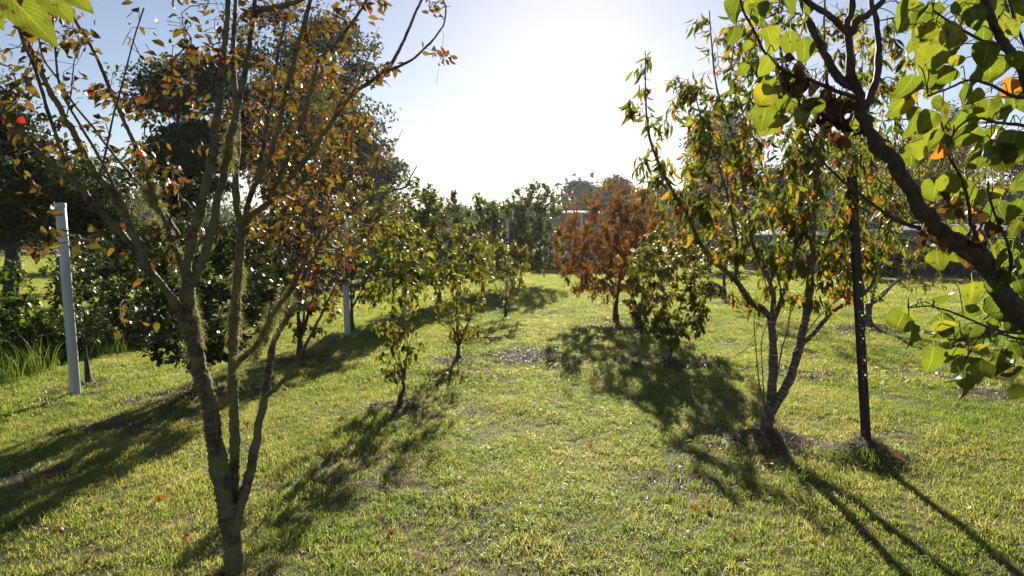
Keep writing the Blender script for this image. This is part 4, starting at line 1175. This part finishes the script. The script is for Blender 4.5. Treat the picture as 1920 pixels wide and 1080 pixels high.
emit_wood(sk, root, M['apricot_bark'], 20, rng, rmin=0.0005, flare=1.2)
# leaves: centre pixel, length in pixels, heading of the tip (degrees clockwise from straight down), facing, tone
LV = [(1686, 604, 56, 20, .3, .3), (1711, 625, 52, -5, .75, .1), (1768, 618, 52, -10, .25, .86), (1800, 630, 34, 60, .5, .1), (1846, 620, 46, 70, .35, .2), (1750, 668, 58, 10, .15, .35), (1793, 655, 40, 35, .6, .5),
      (1806, 702, 64, 5, .5, .05), (1838, 690, 60, -10, .55, .05), (1873, 674, 58, -30, .5, .1), (1825, 550, 60, -10, .2, .7), (1782, 556, 48, 25, .9, .3), (1880, 572, 74, -15, .5, .05), (1912, 600, 54, -25, .4, .1), (1908, 700, 42, 25, .3, .5), (1905, 735, 42, -10, .25, .5), (1900, 655, 48, -40, .5, .2), (1764, 695, 28, 10, .6, .4), (1860, 640, 44, 0, .6, .3),
      (1708, 20, 60, 40, .2, .6), (1737, 62, 44, 10, .25, .83), (1785, 64, 58, 65, .2, .86), (1756, 104, 52, 30, .35, .6), (1793, 114, 30, 5, .3, .86), (1825, 28, 44, -20, .5, .1), (1800, 18, 48, -60, .3, .5), (1858, 130, 60, -30, .25, .5), (1828, 138, 54, 0, .4, .2), (1704, 162, 60, 15, .35, .4), (1690, 195, 56, 25, .2, .6), (1718, 222, 62, -25, .25, .5), (1768, 196, 58, -60, .15, .5), (1806, 168, 60, -15, .4, .2), (1834, 178, 38, 10, .25, .83), (1800, 224, 46, 20, .3, .5), (1828, 216, 42, -20, .25, .6),
      (1825, 250, 50, 35, .15, .4), (1868, 258, 58, 40, .2, .45), (1900, 266, 60, 15, .35, .2), (1762, 258, 40, 60, .3, .5), (1895, 160, 38, 20, .3, .92), (1897, 52, 42, -40, .25, .6), (1740, 18, 40, 20, .5, .1), (1870, 190, 48, 20, .35, .2), (1885, 215, 44, -30, .3, .4), (1850, 95, 50, 10, .4, .1), (1905, 110, 40, 10, .5, .3), (1915, 20, 46, 20, .3, .4), (1860, 15, 50, 60, .3, .3), (1775, 140, 44, 25, .3, .5), (1740, 145, 40, -10, .4, .4),
      (1754, 352, 56, 5, .6, .5), (1794, 346, 50, 55, .3, .7), (1780, 384, 48, 30, .5, .98), (1744, 402, 42, -70, .3, .84), (1764, 282, 32, 30, .4, .92), (1840, 296, 50, 0, .4, .2), (1876, 290, 56, -20, .4, .1), (1834, 368, 40, 15, .25, .5), (1866, 364, 32, -10, .2, .86), (1904, 354, 40, -80, .3, .5), (1756, 486, 48, 0, .75, .5), (1838, 450, 32, -75, .4, .92), (1906, 424, 34, 20, .5, .2), (1876, 490, 42, -30, .3, .6), (1908, 500, 44, 0, .4, .1), (1800, 372, 34, -20, .5, .5), (1818, 394, 30, 20, .6, .92), (1868, 518, 46, 40, .5, .1), (1812, 476, 40, 30, .6, .98), (1838, 300, 40, 40, .4, .4),
      (1424, 18, 42, 10, .4, .1), (1413, 38, 26, 5, .25, .83), (1510, 90, 48, -10, .15, .4), (1434, 178, 54, 40, .25, .86), (1432, 212, 58, 20, .2, .5), (1458, 228, 44, 5, .2, .84), (1524, 200, 46, -5, .4, .3), (1502, 214, 32, 30, .3, .6), (1402, 84, 24, 15, .3, .6), (1440, 118, 40, 30, .3, .7), (1460, 196, 44, -20, .4, .5), (1380, 14, 44, 20, .4, .1), (1376, 62, 34, 10, .5, .1), (1484, 148, 34, 40, .6, .3), (1395, 130, 30, 10, .5, .5)]
def big_leaf(px, py, ln, deg, facing, tone, kind, root, dd=0.0):
    """A leaf hung where the photo shows it; its stalk is tied to the nearest twig by a thin petiole."""
    nearest = PA2[int(np.argmin(np.abs(PIX2 - np.array([px, py])).sum(1)))]
    depth = float(np.clip(nearest[1] + dd + rng.uniform(-0.05, 0.05), 1.12, 1.75))
    c = np.array(P(px, py, depth)); size = ln / F * depth * 1.04
    a = R(deg)
    dr = np.array([-math.sin(a), rng.uniform(-0.35, 0.35), -math.cos(a)]); dr /= np.linalg.norm(dr)
    nrm = np.array([rng.uniform(-0.3, 0.3) + facing * rng.choice([-1, 1]), -1.0 * (1 - 0.6 * facing), rng.uniform(0.0, 0.6)])
    x = np.cross(dr, nrm); x /= np.linalg.norm(x); z = np.cross(x, dr)
    s0 = c - dr * size * 0.62
    k = min(range(kind.K), key=lambda i: abs(kind.rnd(i) - tone) + rng.uniform(0, 0.04))
    o = bpy.data.objects.new('leaf', kind.mesh(k)); o.parent = root; COL.objects.link(o)
    m = np.eye(4); m[:3, :3] = np.stack([x, dr, z], -1) * size; m[:3, 3] = s0 - np.array(root.location)
    o.matrix_local = Matrix(m.tolist())
    i = int(np.argmin(((PA2 - s0) ** 2).sum(1)))
    t0 = PA2[i]
    if np.linalg.norm(t0 - s0) > 0.004:
        mid = (t0 + s0) / 2 + np.array([0, 0, 0.015])
        pet.tube(smooth_path([t0, mid, s0], 3), np.full(7, 0.0011), 4)
PA2 = np.array(sk.p)
def pix(pp):
    y = pp[:, 1]; zz = pp[:, 2] - CAMZ
    dd = y * math.cos(PITCH) - zz * math.sin(PITCH); vv = y * math.sin(PITCH) + zz * math.cos(PITCH)
    return np.stack([960 + pp[:, 0] / dd * F, 540 - vv / dd * F], -1)
PIX2 = pix(PA2)
pet = MB()
for t in LV: big_leaf(*t, LK['apricot'], root)
for (x0, y0, x1, y1, n) in ((1690, 0, 1930, 320, 34), (1760, 330, 1930, 520, 8), (1760, 570, 1930, 730, 12), (1395, 0, 1520, 240, 6), (1900, 300, 1960, 700, 14)):
    for _ in range(n):
        big_leaf(rng.uniform(x0, x1), rng.uniform(y0, y1), rng.uniform(38, 58), rng.uniform(-45, 45), rng.uniform(.1, .5), rng.uniform(0, 0.80) if rng.uniform() < 0.975 else 0.92, LK['apricot'], root, rng.uniform(0.06, 0.25))
# further leaves out of the frame and a few more along the shoots
for _ in range(46):
    i = rng.integers(0, len(PA2)); 
    if sk.rad[i] > 0.006: continue
    px, py = PIX2[i]
    if 1500 < px < 1700 and py > 240: continue
    big_leaf(px + rng.uniform(-25, 25), py + rng.uniform(5, 45), rng.uniform(30, 52), rng.uniform(-50, 60), rng.uniform(.2, .7), rng.uniform(0, 0.84), LK['apricot'], root)
for px, py, n in ((1565, 205, 16), (1555, 232, 14), (1575, 262, 7), (1498, 168, 9), (1465, 150, 6), (1790, 400, 5), (1830, 462, 8), (1735, 455, 5), (1850, 430, 5)):
    for _ in range(n):
        tone = rng.uniform(0, 1) if py < 240 else rng.uniform(0.6, 1)
        big_leaf(px + rng.normal(0, 15), py + rng.normal(0, 12), rng.uniform(28, 46), rng.uniform(-70, 70), rng.uniform(.2, .9), tone, LK['dead'], root)
pet.build('petioles', M['apricot_bark'], root, stuff=True)

# ------------------------------------------------------------------ leaves hanging in at the top, from a tree beside the camera
rng = np.random.default_rng(41)
ob = Vector((-1.55, 0.9, 0)); ob.z = gz(ob.x, ob.y)
root = thing('pear_tree', ob, 'tree whose few bright green leaves hang into the sky above the plum branches', 'tree', 'orchard trees')
sk = Skel(41)
sk.path(smooth_path([(*ob, 0.045), (-1.53, 0.92, 0.7, 0.04), (-1.45, 0.98, 1.5, 0.032), (-1.30, 1.05, 2.05, 0.020), (*P(-60, -120, 1.1), 0.012), (*P(60, -90, 1.1), 0.006), (*P(150, -70, 1.1), 0.003)], 4))
trace([(-20, -100), (0, -50), (15, -12)], 1.1, 1.08, 0.004, 0.0015, 1)
trace([(60, -92), (72, -50), (84, -15)], 1.1, 1.08, 0.003, 0.0012, 1)
trace([(110, -80), (120, -45), (133, -10)], 1.1, 1.08, 0.003, 0.0012, 1)
sk.finish()
emit_wood(sk, root, M['dark_bark'], 4, rng, rmin=0.0005)
PA2 = np.array(sk.p); PIX2 = pix(PA2); pet = MB()
def long_leaf(p0, p1, d, tone, wide=1.0):
    a, b = np.array(P(*p0, d)), np.array(P(*p1, d - 0.03)); L_ = np.linalg.norm(b - a); dr = (b - a) / L_
    nrm = np.array([0.25, -0.9, 0.35]); x = np.cross(dr, nrm); x /= np.linalg.norm(x); z = np.cross(x, dr)
    kind = LK['pear']
    k = min(range(kind.K), key=lambda i: abs(kind.rnd(i) - tone))
    mbx = MB(); v, f, uv = leaf_template(9, ovate, 0.48 * wide, 0.22, 0.45, 0.08, k, across=4, twist=0.2, stalk=0.0)
    mbx.add(v, f, kind.rnd(k), uv)
    o = bpy.data.objects.new('leaf', mbx.mesh('leaf', M['apricot_leaf'])); o.parent = root; COL.objects.link(o)
    m = np.eye(4); m[:3, :3] = np.stack([x, dr, z], -1) * L_; m[:3, 3] = a - np.array(root.location); o.matrix_local = Matrix(m.tolist())
    i = int(np.argmin(((PA2 - a) ** 2).sum(1))); pet.tube(smooth_path([PA2[i], (PA2[i] + a) / 2, a], 3), np.full(7, 0.001), 4)
long_leaf((12, -12), (94, 66), 1.08, 0.5); long_leaf((80, -16), (127, 26), 1.08, 0.6, 1.15); long_leaf((125, -12), (165, 9), 1.08, 0.6); long_leaf((-40, -30), (-5, 40), 1.09, 0.4); long_leaf((40, -60), (60, -5), 1.12, 0.4)
pet.build('petioles', M['dark_bark'], root, stuff=True)

# ------------------------------------------------------------------ the smaller orchard trees
OT = 'orchard trees'
fruit_tree('young_tree', 'slender young tree with curled yellow-green leaves nearest the mossy plum tree', 'tree', B['young_a'], (668, 405, 825, 715), 'yellow', 0.074, 3.4, 140, 51, OT, 'vase', 0.13, 5, 0.024, n_obj=260, n_branch=6, step=0.10, droop=0.6, lean=(0.03, 0.0))
fruit_tree('young_tree', 'wider young tree with yellowish leaves just behind the slender one', 'tree', B['young_b'], (770, 415, 950, 640), 'yellow', 0.075, 3.6, 170, 52, OT, 'vase', 0.13, 6, 0.03, n_obj=200, n_branch=6, step=0.12, droop=0.6)
fruit_tree('young_tree', 'small leaning young tree with olive leaves before the dark row end', 'tree', B['young_c'], (890, 450, 1005, 570), 'yellow', 0.09, 6, 95, 53, OT, 'vase', 0.2, 3, 0.03, n_branch=3, step=0.15, droop=0.6)
fruit_tree('peach_tree', 'bushy orange-red peach tree in the middle of the lawn', 'tree', B['red_a'], (1030, 336, 1245, 575), 'red_peach', 0.10, 8.0, 430, 54, OT, 'round', 0.24, 6, 0.055, n_obj=150, n_branch=6, step=0.14, droop=1.0, shell=0.3, spread=0.7)
fruit_tree('peach_tree', 'darker two-stemmed peach tree behind the green young tree', 'tree', B['red_b'], (1120, 345, 1300, 580), 'red_peach', 0.10, 8.0, 280, 55, OT, 'round', 0.12, 4, 0.05, n_obj=80, n_branch=5, step=0.14, droop=1.0, shell=0.3, spread=0.7)
fruit_tree('young_tree', 'green two-stemmed young tree in front of the orange peach trees', 'tree', B['green'], (1175, 400, 1340, 660), 'yellow', 0.078, 7.5, 210, 56, OT, 'column', 0.10, 3, 0.028, n_obj=200, n_branch=5, step=0.12, droop=0.6)
fruit_tree('peach_tree', 'sturdy forked tree on a mound beyond the steel post', 'tree', B['behind'], (1500, 250, 1885, 565), 'peach', 0.10, 6.0, 330, 57, OT, 'vase', 0.10, 5, 0.085, n_obj=120, n_branch=8, bark='peach_bark', step=0.18, droop=0.9, spread=0.75)
fruit_tree('peach_tree', 'thin dark-trunked tree in the open lawn left of the banded peach', 'tree', B['thin'], (1290, 300, 1440, 520), 'red_peach', 0.10, 5.3, 137, 58, OT, 'vase', 0.28, 3, 0.05, n_branch=4, step=0.16, droop=0.9)
fruit_tree('fruit_tree', 'low spreading tree with small dark glossy leaves behind the plum stems', 'tree', B['dark_low'], (215, 400, 560, 690), 'glossy', 0.06, 11.0, 520, 59, OT, 'round', 0.10, 7, 0.06, n_obj=120, n_branch=8, step=0.14, droop=0.2, shell=0.4)
fruit_tree('plum_tree', 'second plum tree with rust-red leaves behind the mossy one', 'tree', B['plum_b'], (430, 110, 720, 650), 'plum', 0.07, 5.5, 420, 60, OT, 'vase', 0.10, 6, 0.06, n_obj=100, n_branch=8, step=0.16, droop=0.4, lift=0.6)
fruit_tree('fruit_tree', 'slim tree with thin dim foliage close beside the thick white pole', 'tree', B['slim'], (90, 420, 270, 640), 'glossy', 0.055, 7.0, 160, 61, OT, 'round', 0.34, 4, 0.032, n_branch=5, step=0.14, droop=0.3)
fruit_tree('pear_tree', 'leafy yellow-green tree next to the second white pole', 'tree', B['row_a'], (600, 330, 765, 580), 'yellow', 0.085, 6.5, 240, 62, OT, 'round', 0.22, 4, 0.05, n_obj=60, n_branch=5, step=0.16, droop=0.6)
fruit_tree('pear_tree', 'upright tree with sparse tall shoots beside the third white pole', 'tree', B['row_b'], (690, 330, 835, 560), 'pear', 0.085, 11.0, 300, 63, OT, 'column', 0.2, 4, 0.05, n_branch=5, step=0.2, droop=0.3)
for k, (bx, by, cr, n, lab) in enumerate((
        (823, 572, (765, 350, 880, 560), 170, 'tall pear tree with spindly top shoots left of the row end'),
        (905, 553, (850, 362, 960, 545), 190, 'pointed dark green pear tree with a single leader'),
        (962, 542, (900, 372, 1010, 530), 220, 'dense pear tree at the dark heart of the row end'),
        (977, 536, (940, 338, 1070, 520), 300, 'bright-topped pear tree overhanging the sunny gap in the row'))):
    fruit_tree('pear_tree', lab, 'tree', G(bx, by), cr, 'pear', 0.11, 11.0, int(n * 1.5), 70 + k, OT, 'column' if k < 2 else 'round', 0.2, 4, 0.07, n_branch=5, step=0.25, droop=0.3, shell=0.3)

# ------------------------------------------------------------------ bank shrubs on the left
for k, (px, d, cr, kind, lf, n, lab) in enumerate((
        (40, 11.5, (-60, 560, 105, 700), 'shrub', 0.085, 190, 'dark shrub with bright leaf edges behind the tall bank grass'),
        (95, 12.5, (30, 580, 200, 690), 'shrub', 0.08, 190, 'low rounded dark green shrub left of the thick white pole'),
        (232, 14.5, (185, 555, 285, 665), 'yellow', 0.08, 170, 'sunlit yellow-green shrub right of the slim tree'),
        (330, 16.5, (270, 540, 400, 650), 'glossy', 0.08, 170, 'dark glossy shrub behind the low spreading tree'),
        (150, 15.5, (95, 455, 225, 650), 'glossy', 0.08, 190, 'dim upright shrub filling the space behind the thick white pole'),
        (300, 18.5, (235, 430, 385, 630), 'shrub', 0.085, 190, 'tall leafy shrub behind the sunlit yellow-green one'),
        (440, 20, (380, 470, 520, 600), 'shrub', 0.10, 190, 'mid green shrub on the bank between the plum stems'),
        (560, 25, (500, 440, 640, 560), 'glossy', 0.12, 190, 'dark shrub on the bank behind the rust-red plum'),
        (-30, 9.2, (-120, 470, 50, 640), 'shrub', 0.09, 90, 'leafy shrub leaning in over the bank from the side'))):
    bx = P(px, 600, d); bz = Vector((bx.x, d, gz(bx.x, d)))
    fruit_tree('shrub', lab, 'shrub', bz, cr, kind, lf, 11.0, int(n * 1.2), 90 + k, 'shrubs along the bank', 'round', 0.06, 6, 0.03, n_branch=4, step=0.16, droop=0.2, shell=0.5)

# ------------------------------------------------------------------ tall trees around the garden
TT = 'tall trees round the garden'
def at(px, d): 
    q = P(px, 500, d); return Vector((q.x, d, gz(q.x, d)))
far_tree('evergreen_tree', 'huge dark evergreen tree rising behind the plum branches', 'tree', at(350, 30), (222, 70, 490, 430), 'dark', 101, TT, 75, 210, 0.18, 0.47, rb=0.32, fork=0.2, flat=0.42, lai=7.5, shell=0.4, cap=30000)
far_tree('evergreen_tree', 'second dark evergreen with a lower rounded flank towards the open sky', 'tree', at(590, 33), (400, -30, 730, 410), 'dark', 102, TT, 80, 220, 0.19, 0.47, rb=0.34, fork=0.2, flat=0.42, lai=7.5, shell=0.4, cap=30000)
far_tree('evergreen_tree', 'shorter bushy evergreen whose round flank stands against the bright sky', 'tree', at(690, 31), (610, 235, 762, 440), 'dark', 103, TT, 45, 200, 0.17, 0.55, rb=0.22, fork=0.2, flat=0.5, lai=7.5, shell=0.4, cap=30000)
far_tree('broadleaf_tree', 'leafy green tree in front of the dark evergreens', 'tree', at(555, 26), (470, 130, 650, 480), 'shrub', 104, TT, 60, 170, 0.16, 0.6, rb=0.2, fork=0.15)
far_tree('broadleaf_tree', 'shaded tree at the edge of the second lawn beyond the bank', 'tree', at(20, 24), (-110, 140, 120, 470), 'dark', 105, TT, 70, 190, 0.16, 0.55, rb=0.22, fork=0.3)
far_tree('broadleaf_tree', 'mid green tree between the shaded tree and the huge evergreen', 'tree', at(165, 32), (70, 270, 270, 500), 'gum', 106, TT, 60, 170, 0.19, 0.6, rb=0.2, fork=0.25)
far_tree('broadleaf_tree', 'dark bushy tree filling the gap above the thick white pole', 'tree', at(110, 29), (15, 285, 240, 485), 'dark', 151, TT, 60, 170, 0.17, 0.6, rb=0.16, fork=0.2, lai=7)
far_tree('broadleaf_tree', 'low dark tree at the back of the second lawn beside the shaded trunk', 'tree', at(35, 58), (-70, 385, 140, 482), 'dark', 152, TT, 45, 150, 0.30, 0.7, rb=0.2, fork=0.1, lai=7)
far_tree('broadleaf_tree', 'low grey-green tree closing the second lawn behind the slim tree', 'tree', at(230, 55), (120, 400, 330, 484), 'gum', 153, TT, 45, 150, 0.30, 0.7, rb=0.2, fork=0.1, lai=7)
far_tree('broadleaf_tree', 'dark tree standing beyond the second lawn', 'tree', at(-90, 34), (-260, 90, 30, 480), 'dark', 107, TT, 60, 170, 0.2, 0.6, rb=0.25, fork=0.25)
far_tree('broadleaf_tree', 'bushy tree behind the thick white pole', 'tree', at(270, 23), (180, 400, 400, 560), 'shrub', 108, TT, 55, 150, 0.13, 0.6, rb=0.12, fork=0.12)
far_tree('broadleaf_tree', 'bushy tree behind the low spreading tree and rust-red plum', 'tree', at(470, 27), (370, 380, 610, 560), 'gum', 109, TT, 60, 150, 0.15, 0.6, rb=0.12, fork=0.12)
far_tree('broadleaf_tree', 'green tree filling the gap behind the second white pole', 'tree', at(690, 38), (600, 400, 790, 540), 'shrub', 110, TT, 55, 140, 0.17, 0.6, rb=0.14, fork=0.12)
# wooded skyline beyond the houses
for k, (px, d, cr, lab) in enumerate((
        (800, 95, (750, 378, 842, 470), 'hazy gum tree on the skyline above the third white pole'),
        (853, 90, (820, 372, 892, 470), 'flat-topped gum tree on the skyline above the brown house'),
        (900, 100, (868, 380, 950, 470), 'low gum tree on the skyline left of the pear tree leader'),
        (985, 105, (940, 365, 1040, 470), 'gum tree on the skyline behind the row end'),
        (1085, 85, (1045, 328, 1130, 470), 'feathery pale gum tree above the house gutter'),
        (1150, 80, (1115, 322, 1200, 470), 'round-headed gum tree above the orange peach tree'),
        (1225, 90, (1180, 335, 1280, 470), 'gum tree on the skyline between peach crowns'),
        (1300, 75, (1245, 330, 1350, 470), 'gum tree on the skyline behind the tall peach tree'))):
    far_tree('gum_tree', lab, 'tree', at(px, d), cr, 'gum', 120 + k, 'gum trees on the skyline', 60, 120, 0.42, 0.7, lai=10, cap=22000, bark='grey_bark', rb=0.3, fork=0.4, flat=0.6)
for k, (px, d, cr, kind, lab) in enumerate((
        (1350, 74, (1280, 195, 1430, 480), 'gum', 'grey-green tree behind the crown of the banded peach'),
        (1460, 68, (1395, 290, 1540, 490), 'dark', 'dark tree beside the pale grey shed'),
        (1600, 80, (1510, 230, 1690, 490), 'gum', 'tall gum behind the steel post'),
        (1720, 71, (1650, 290, 1790, 490), 'dark', 'dark tree above the paling fence'),
        (1770, 85, (1700, 190, 1860, 480), 'gum', 'taller gum above the grey metal shed'),
        (1880, 62, (1800, 330, 1960, 480), 'shrub', 'green tree beside the grey metal shed'),
        (1960, 77, (1870, 200, 2080, 480), 'dark', 'dark tree at the far corner of the lawn'))):
    far_tree('gum_tree' if kind == 'gum' else 'broadleaf_tree', lab, 'tree', at(px, d), cr, kind, 140 + k, TT, 70, 140, 0.36, 0.65, rb=0.22, fork=0.2, lai=8, cap=24000)
# hedge in front of the houses, dark under the trees
for k, (px, d, cr, lab) in enumerate(((1010, 44, (960, 478, 1062, 512), 'dark clipped shrub at the end of the sunny gap'), (1055, 43.5, (1038, 486, 1082, 514), 'small flowering shrub by the blue-roofed house'), (1380, 41, (1300, 440, 1440, 500), 'dark shrub beside the pale grey shed'), (1590, 33, (1530, 430, 1650, 515), 'dark shrub before the paling fence'),
                                      (1450, 37, (1400, 445, 1490, 512), 'low dark shrub in front of the pale grey shed door'), (1320, 38, (1270, 420, 1370, 510), 'tall dark shrub left of the thin dark trunk'), (1700, 33, (1645, 440, 1750, 515), 'rounded dark shrub against the middle of the paling fence'),
                                      (1800, 33, (1745, 425, 1850, 520), 'large dark shrub against the right half of the paling fence'), (1900, 33, (1850, 430, 1960, 520), 'dark shrub at the far end of the paling fence'), (1110, 43, (1075, 430, 1160, 512), 'dark shrub under the house windows'),
                                      (890, 48, (820, 470, 960, 515), 'dark shrub closing the orchard row'), (740, 44, (660, 460, 830, 530), 'dark shrub below the sparse tall shoots'))):
    fruit_tree('shrub', lab, 'shrub', at(px, d), cr, 'glossy', 0.20, 9, 140, 160 + k, 'shrubs by the houses', 'round', 0.05, 6, 0.06, n_branch=3, step=0.4, droop=0.2, shell=0.5)
# the wood that closes the view further back
rng = np.random.default_rng(77)
mb = MB(); kd = LK['gum']
pos, siz = [], []
for _ in range(560):
    x = rng.uniform(-190, 190); y = rng.uniform(125, 165); h = (rng.uniform(8.5, 11.5) if x < 9 else rng.uniform(12, 16)) if abs(x) < 60 else rng.uniform(9, 16)
    k = 100
    g = rng.normal(0, 1, (k, 3)); g /= np.linalg.norm(g, axis=1, keepdims=True)
    pos.append(np.array([x, y, h * 0.5]) + g * np.array([3.6, 3.0, h * 0.47]) * rng.uniform(0.4, 1, (k, 1))); siz.append(rng.uniform(0.8, 1.6, k))
pos = np.concatenate(pos); siz = np.concatenate(siz)
join_leaves(mb, kd, pos, frame(rng.normal(0, 1, pos.shape), rng, 0.3), siz, rng.integers(0, kd.K, len(pos)))
o = mb.build('distant_forest', kd.mat, stuff=True); tag(o, 'hazy wooded belt closing the view behind everything', 'forest')

# ------------------------------------------------------------------ small things on the lawn
rng = np.random.default_rng(88)
hp = B['heap']
mb = MB(); n_ = 16
for i in range(7):
    t = i / 6
    pass
ring = []
rows = []
for i in range(8):
    t = i / 7
    rad_ = 0.42 * math.sqrt(max(0.0, 1 - t ** 2.2)) + 0.02
    for j in range(n_):
        a = 2 * math.pi * j / n_
        rr = rad_ * (1 + 0.12 * math.sin(3 * a + i) + rng.uniform(-0.05, 0.05))
        rows.append((hp.x + rr * math.cos(a), hp.y + rr * math.sin(a), hp.z - 0.03 + 0.5 * t + rng.uniform(-0.01, 0.01)))
f = [(i * n_ + j, i * n_ + (j + 1) % n_, (i + 1) * n_ + (j + 1) % n_, (i + 1) * n_ + j) for i in range(7) for j in range(n_)]
M['stump'] = plain_mat('stump', (0.05, 0.04, 0.03), 0.9, 0, 0.5, 18, 0.8)
mb.add(rows, [np.array(f), np.array([[7 * n_ + j for j in range(n_)]])])
root = thing('tree_stump', hp, 'dark rounded stump on the lawn beside the thin dark trunk', 'stump')
mb.build('stump_body', M['stump'], root)
for k in range(4):
    a = k * 1.6 + 0.4
    mb = MB(); mb.tube([np.array(hp) + [math.cos(a) * 0.35, math.sin(a) * 0.35, 0.12], np.array(hp) + [math.cos(a) * 0.52, math.sin(a) * 0.52, 0.03], np.array(hp) + [math.cos(a + .2) * 0.72, math.sin(a + .2) * 0.72, -0.04]], [0.08, 0.05, 0.02], 7, rng, 0.1); mb.build('root', M['stump'], root)

q0, q1 = G(880, 638), G(990, 634)
mb = MB(); pts = [(np.array(q0) * (1 - t) + np.array(q1) * t) + np.array([0, rng.uniform(-0.03, 0.03), 0.035]) for t in np.linspace(0, 1, 10)]
mb.tube(pts, np.linspace(0.013, 0.006, 10), 6, rng, 0.08)
root = thing('fallen_stick', q0, 'long bare stick lying in the grass behind the young trees', 'stick')
mb.build('stick', M['dark_bark'], root)
mb = MB(); mb.tube([pts[6], pts[6] + np.array([0.15, 0.12, 0.03]), pts[6] + np.array([0.3, 0.2, 0.05])], [0.006, 0.005, 0.003], 5); mb.build('side_twig', M['dark_bark'], root)

LP = [(1505, 862, 'r'), (1720, 862, 'r'), (1679, 860, 'r'), (1316, 895, 'r'), (1365, 812, 'y'), (1284, 882, 'r'), (1332, 965, 'r'), (1372, 1014, 'r'), (1236, 802, 'r'), (1686, 735, 'r'), (1108, 840, 'r'), (1180, 800, 'y'), (1640, 785, 'r'),
      (205, 905, 'r'), (235, 920, 'r'), (175, 928, 'r'), (290, 945, 'r'), (268, 975, 'r'), (242, 990, 'r'), (352, 1012, 'r'), (103, 1000, 'r'), (118, 1000, 'r'), (165, 1070, 'r'), (78, 998, 'd'), (428, 752, 'r'), (422, 765, 'y'), (1025, 637, 'r'), (1064, 610, 'r'), (1000, 615, 'y'),
      (730, 1003, 'r'), (800, 1050, 'r'), (998, 1012, 'r'), (1060, 880, 'd'), (1220, 840, 'r'), (905, 955, 'd'), (1290, 960, 'r'), (1450, 880, 'y'), (1555, 980, 'd'), (1820, 960, 'r'), (640, 720, 'r'), (590, 760, 'd'), (470, 800, 'd'), (1215, 700, 'r'), (1120, 720, 'y')]
kd = LK['fallen']
order = {'r': [k for k in range(kd.K) if kd.rnd(k) < 0.6], 'y': [k for k in range(kd.K) if 0.55 < kd.rnd(k) < 0.9], 'd': [k for k in range(kd.K) if kd.rnd(k) > 0.85]}
tone_word = {'r': 'orange-red', 'y': 'yellow-orange', 'd': 'dark brown'}
marks = [('steel post foot', B['post']), ('banded peach tree foot', B['peach']), ('mossy plum tree foot', B['plum']), ('thick white pole', B['pole_a']),
         ('slender young tree', B['young_a']), ('wider young tree', B['young_b']), ('green two-stemmed young tree', B['green']), ('orange-red peach tree', B['red_a']), ('mid lawn dry patch', G(985, 672))]
nth = ['closest', 'second closest', 'third closest', 'fourth closest', 'fifth closest', 'sixth closest', 'seventh closest', 'eighth closest', 'ninth closest', 'tenth closest', 'eleventh closest', 'twelfth closest', 'thirteenth closest', 'fourteenth closest', 'fifteenth closest', 'sixteenth closest', 'seventeenth closest', 'eighteenth closest']
made = []
for px, py, t in LP:
    q = G(px, py); k = int(rng.choice(order[t]))
    o = bpy.data.objects.new('fallen_leaf', kd.mesh(k)); COL.objects.link(o)
    o.location = (q.x, q.y, gz(q.x, q.y) + 0.036); o.rotation_euler = (rng.uniform(-0.5, 0.5), rng.uniform(-0.6, 0.6), rng.uniform(0, 6.28)); o.scale = [rng.uniform(0.06, 0.10)] * 3
    w, m = min(((q - mp).length, mi) for mi, (mn, mp) in enumerate(marks))
    made.append((m, w, t, o))
for m in range(len(marks)):
    for n_i, (_, w, t, o) in enumerate(sorted((x for x in made if x[0] == m), key=lambda x: x[1])):
        tag(o, '%s fallen leaf, %s of those near the %s' % (tone_word[t], nth[min(n_i, 17)], marks[m][0]), 'leaf', 'fallen leaves on the lawn')

# ------------------------------------------------------------------ the bright morning air
mb = MB(); mb.box((0, 290, 10.7), (1000, 700, 25.8)); hz = mb.build('haze', M['soil'], smooth=False); hz['kind'] = 'stuff'
hm, hnt, HN, HL = new_mat('haze_air')
pv = HN.new('ShaderNodeVolumePrincipled'); pv.inputs['Color'].default_value = (0.95, 0.97, 1.0, 1); pv.inputs['Density'].default_value = 0.00022; pv.inputs['Anisotropy'].default_value = 0.6
ho = HN.new('ShaderNodeOutputMaterial'); HL.new(pv.outputs[0], ho.inputs['Volume'])
hz.data.materials.clear(); hz.data.materials.append(hm)
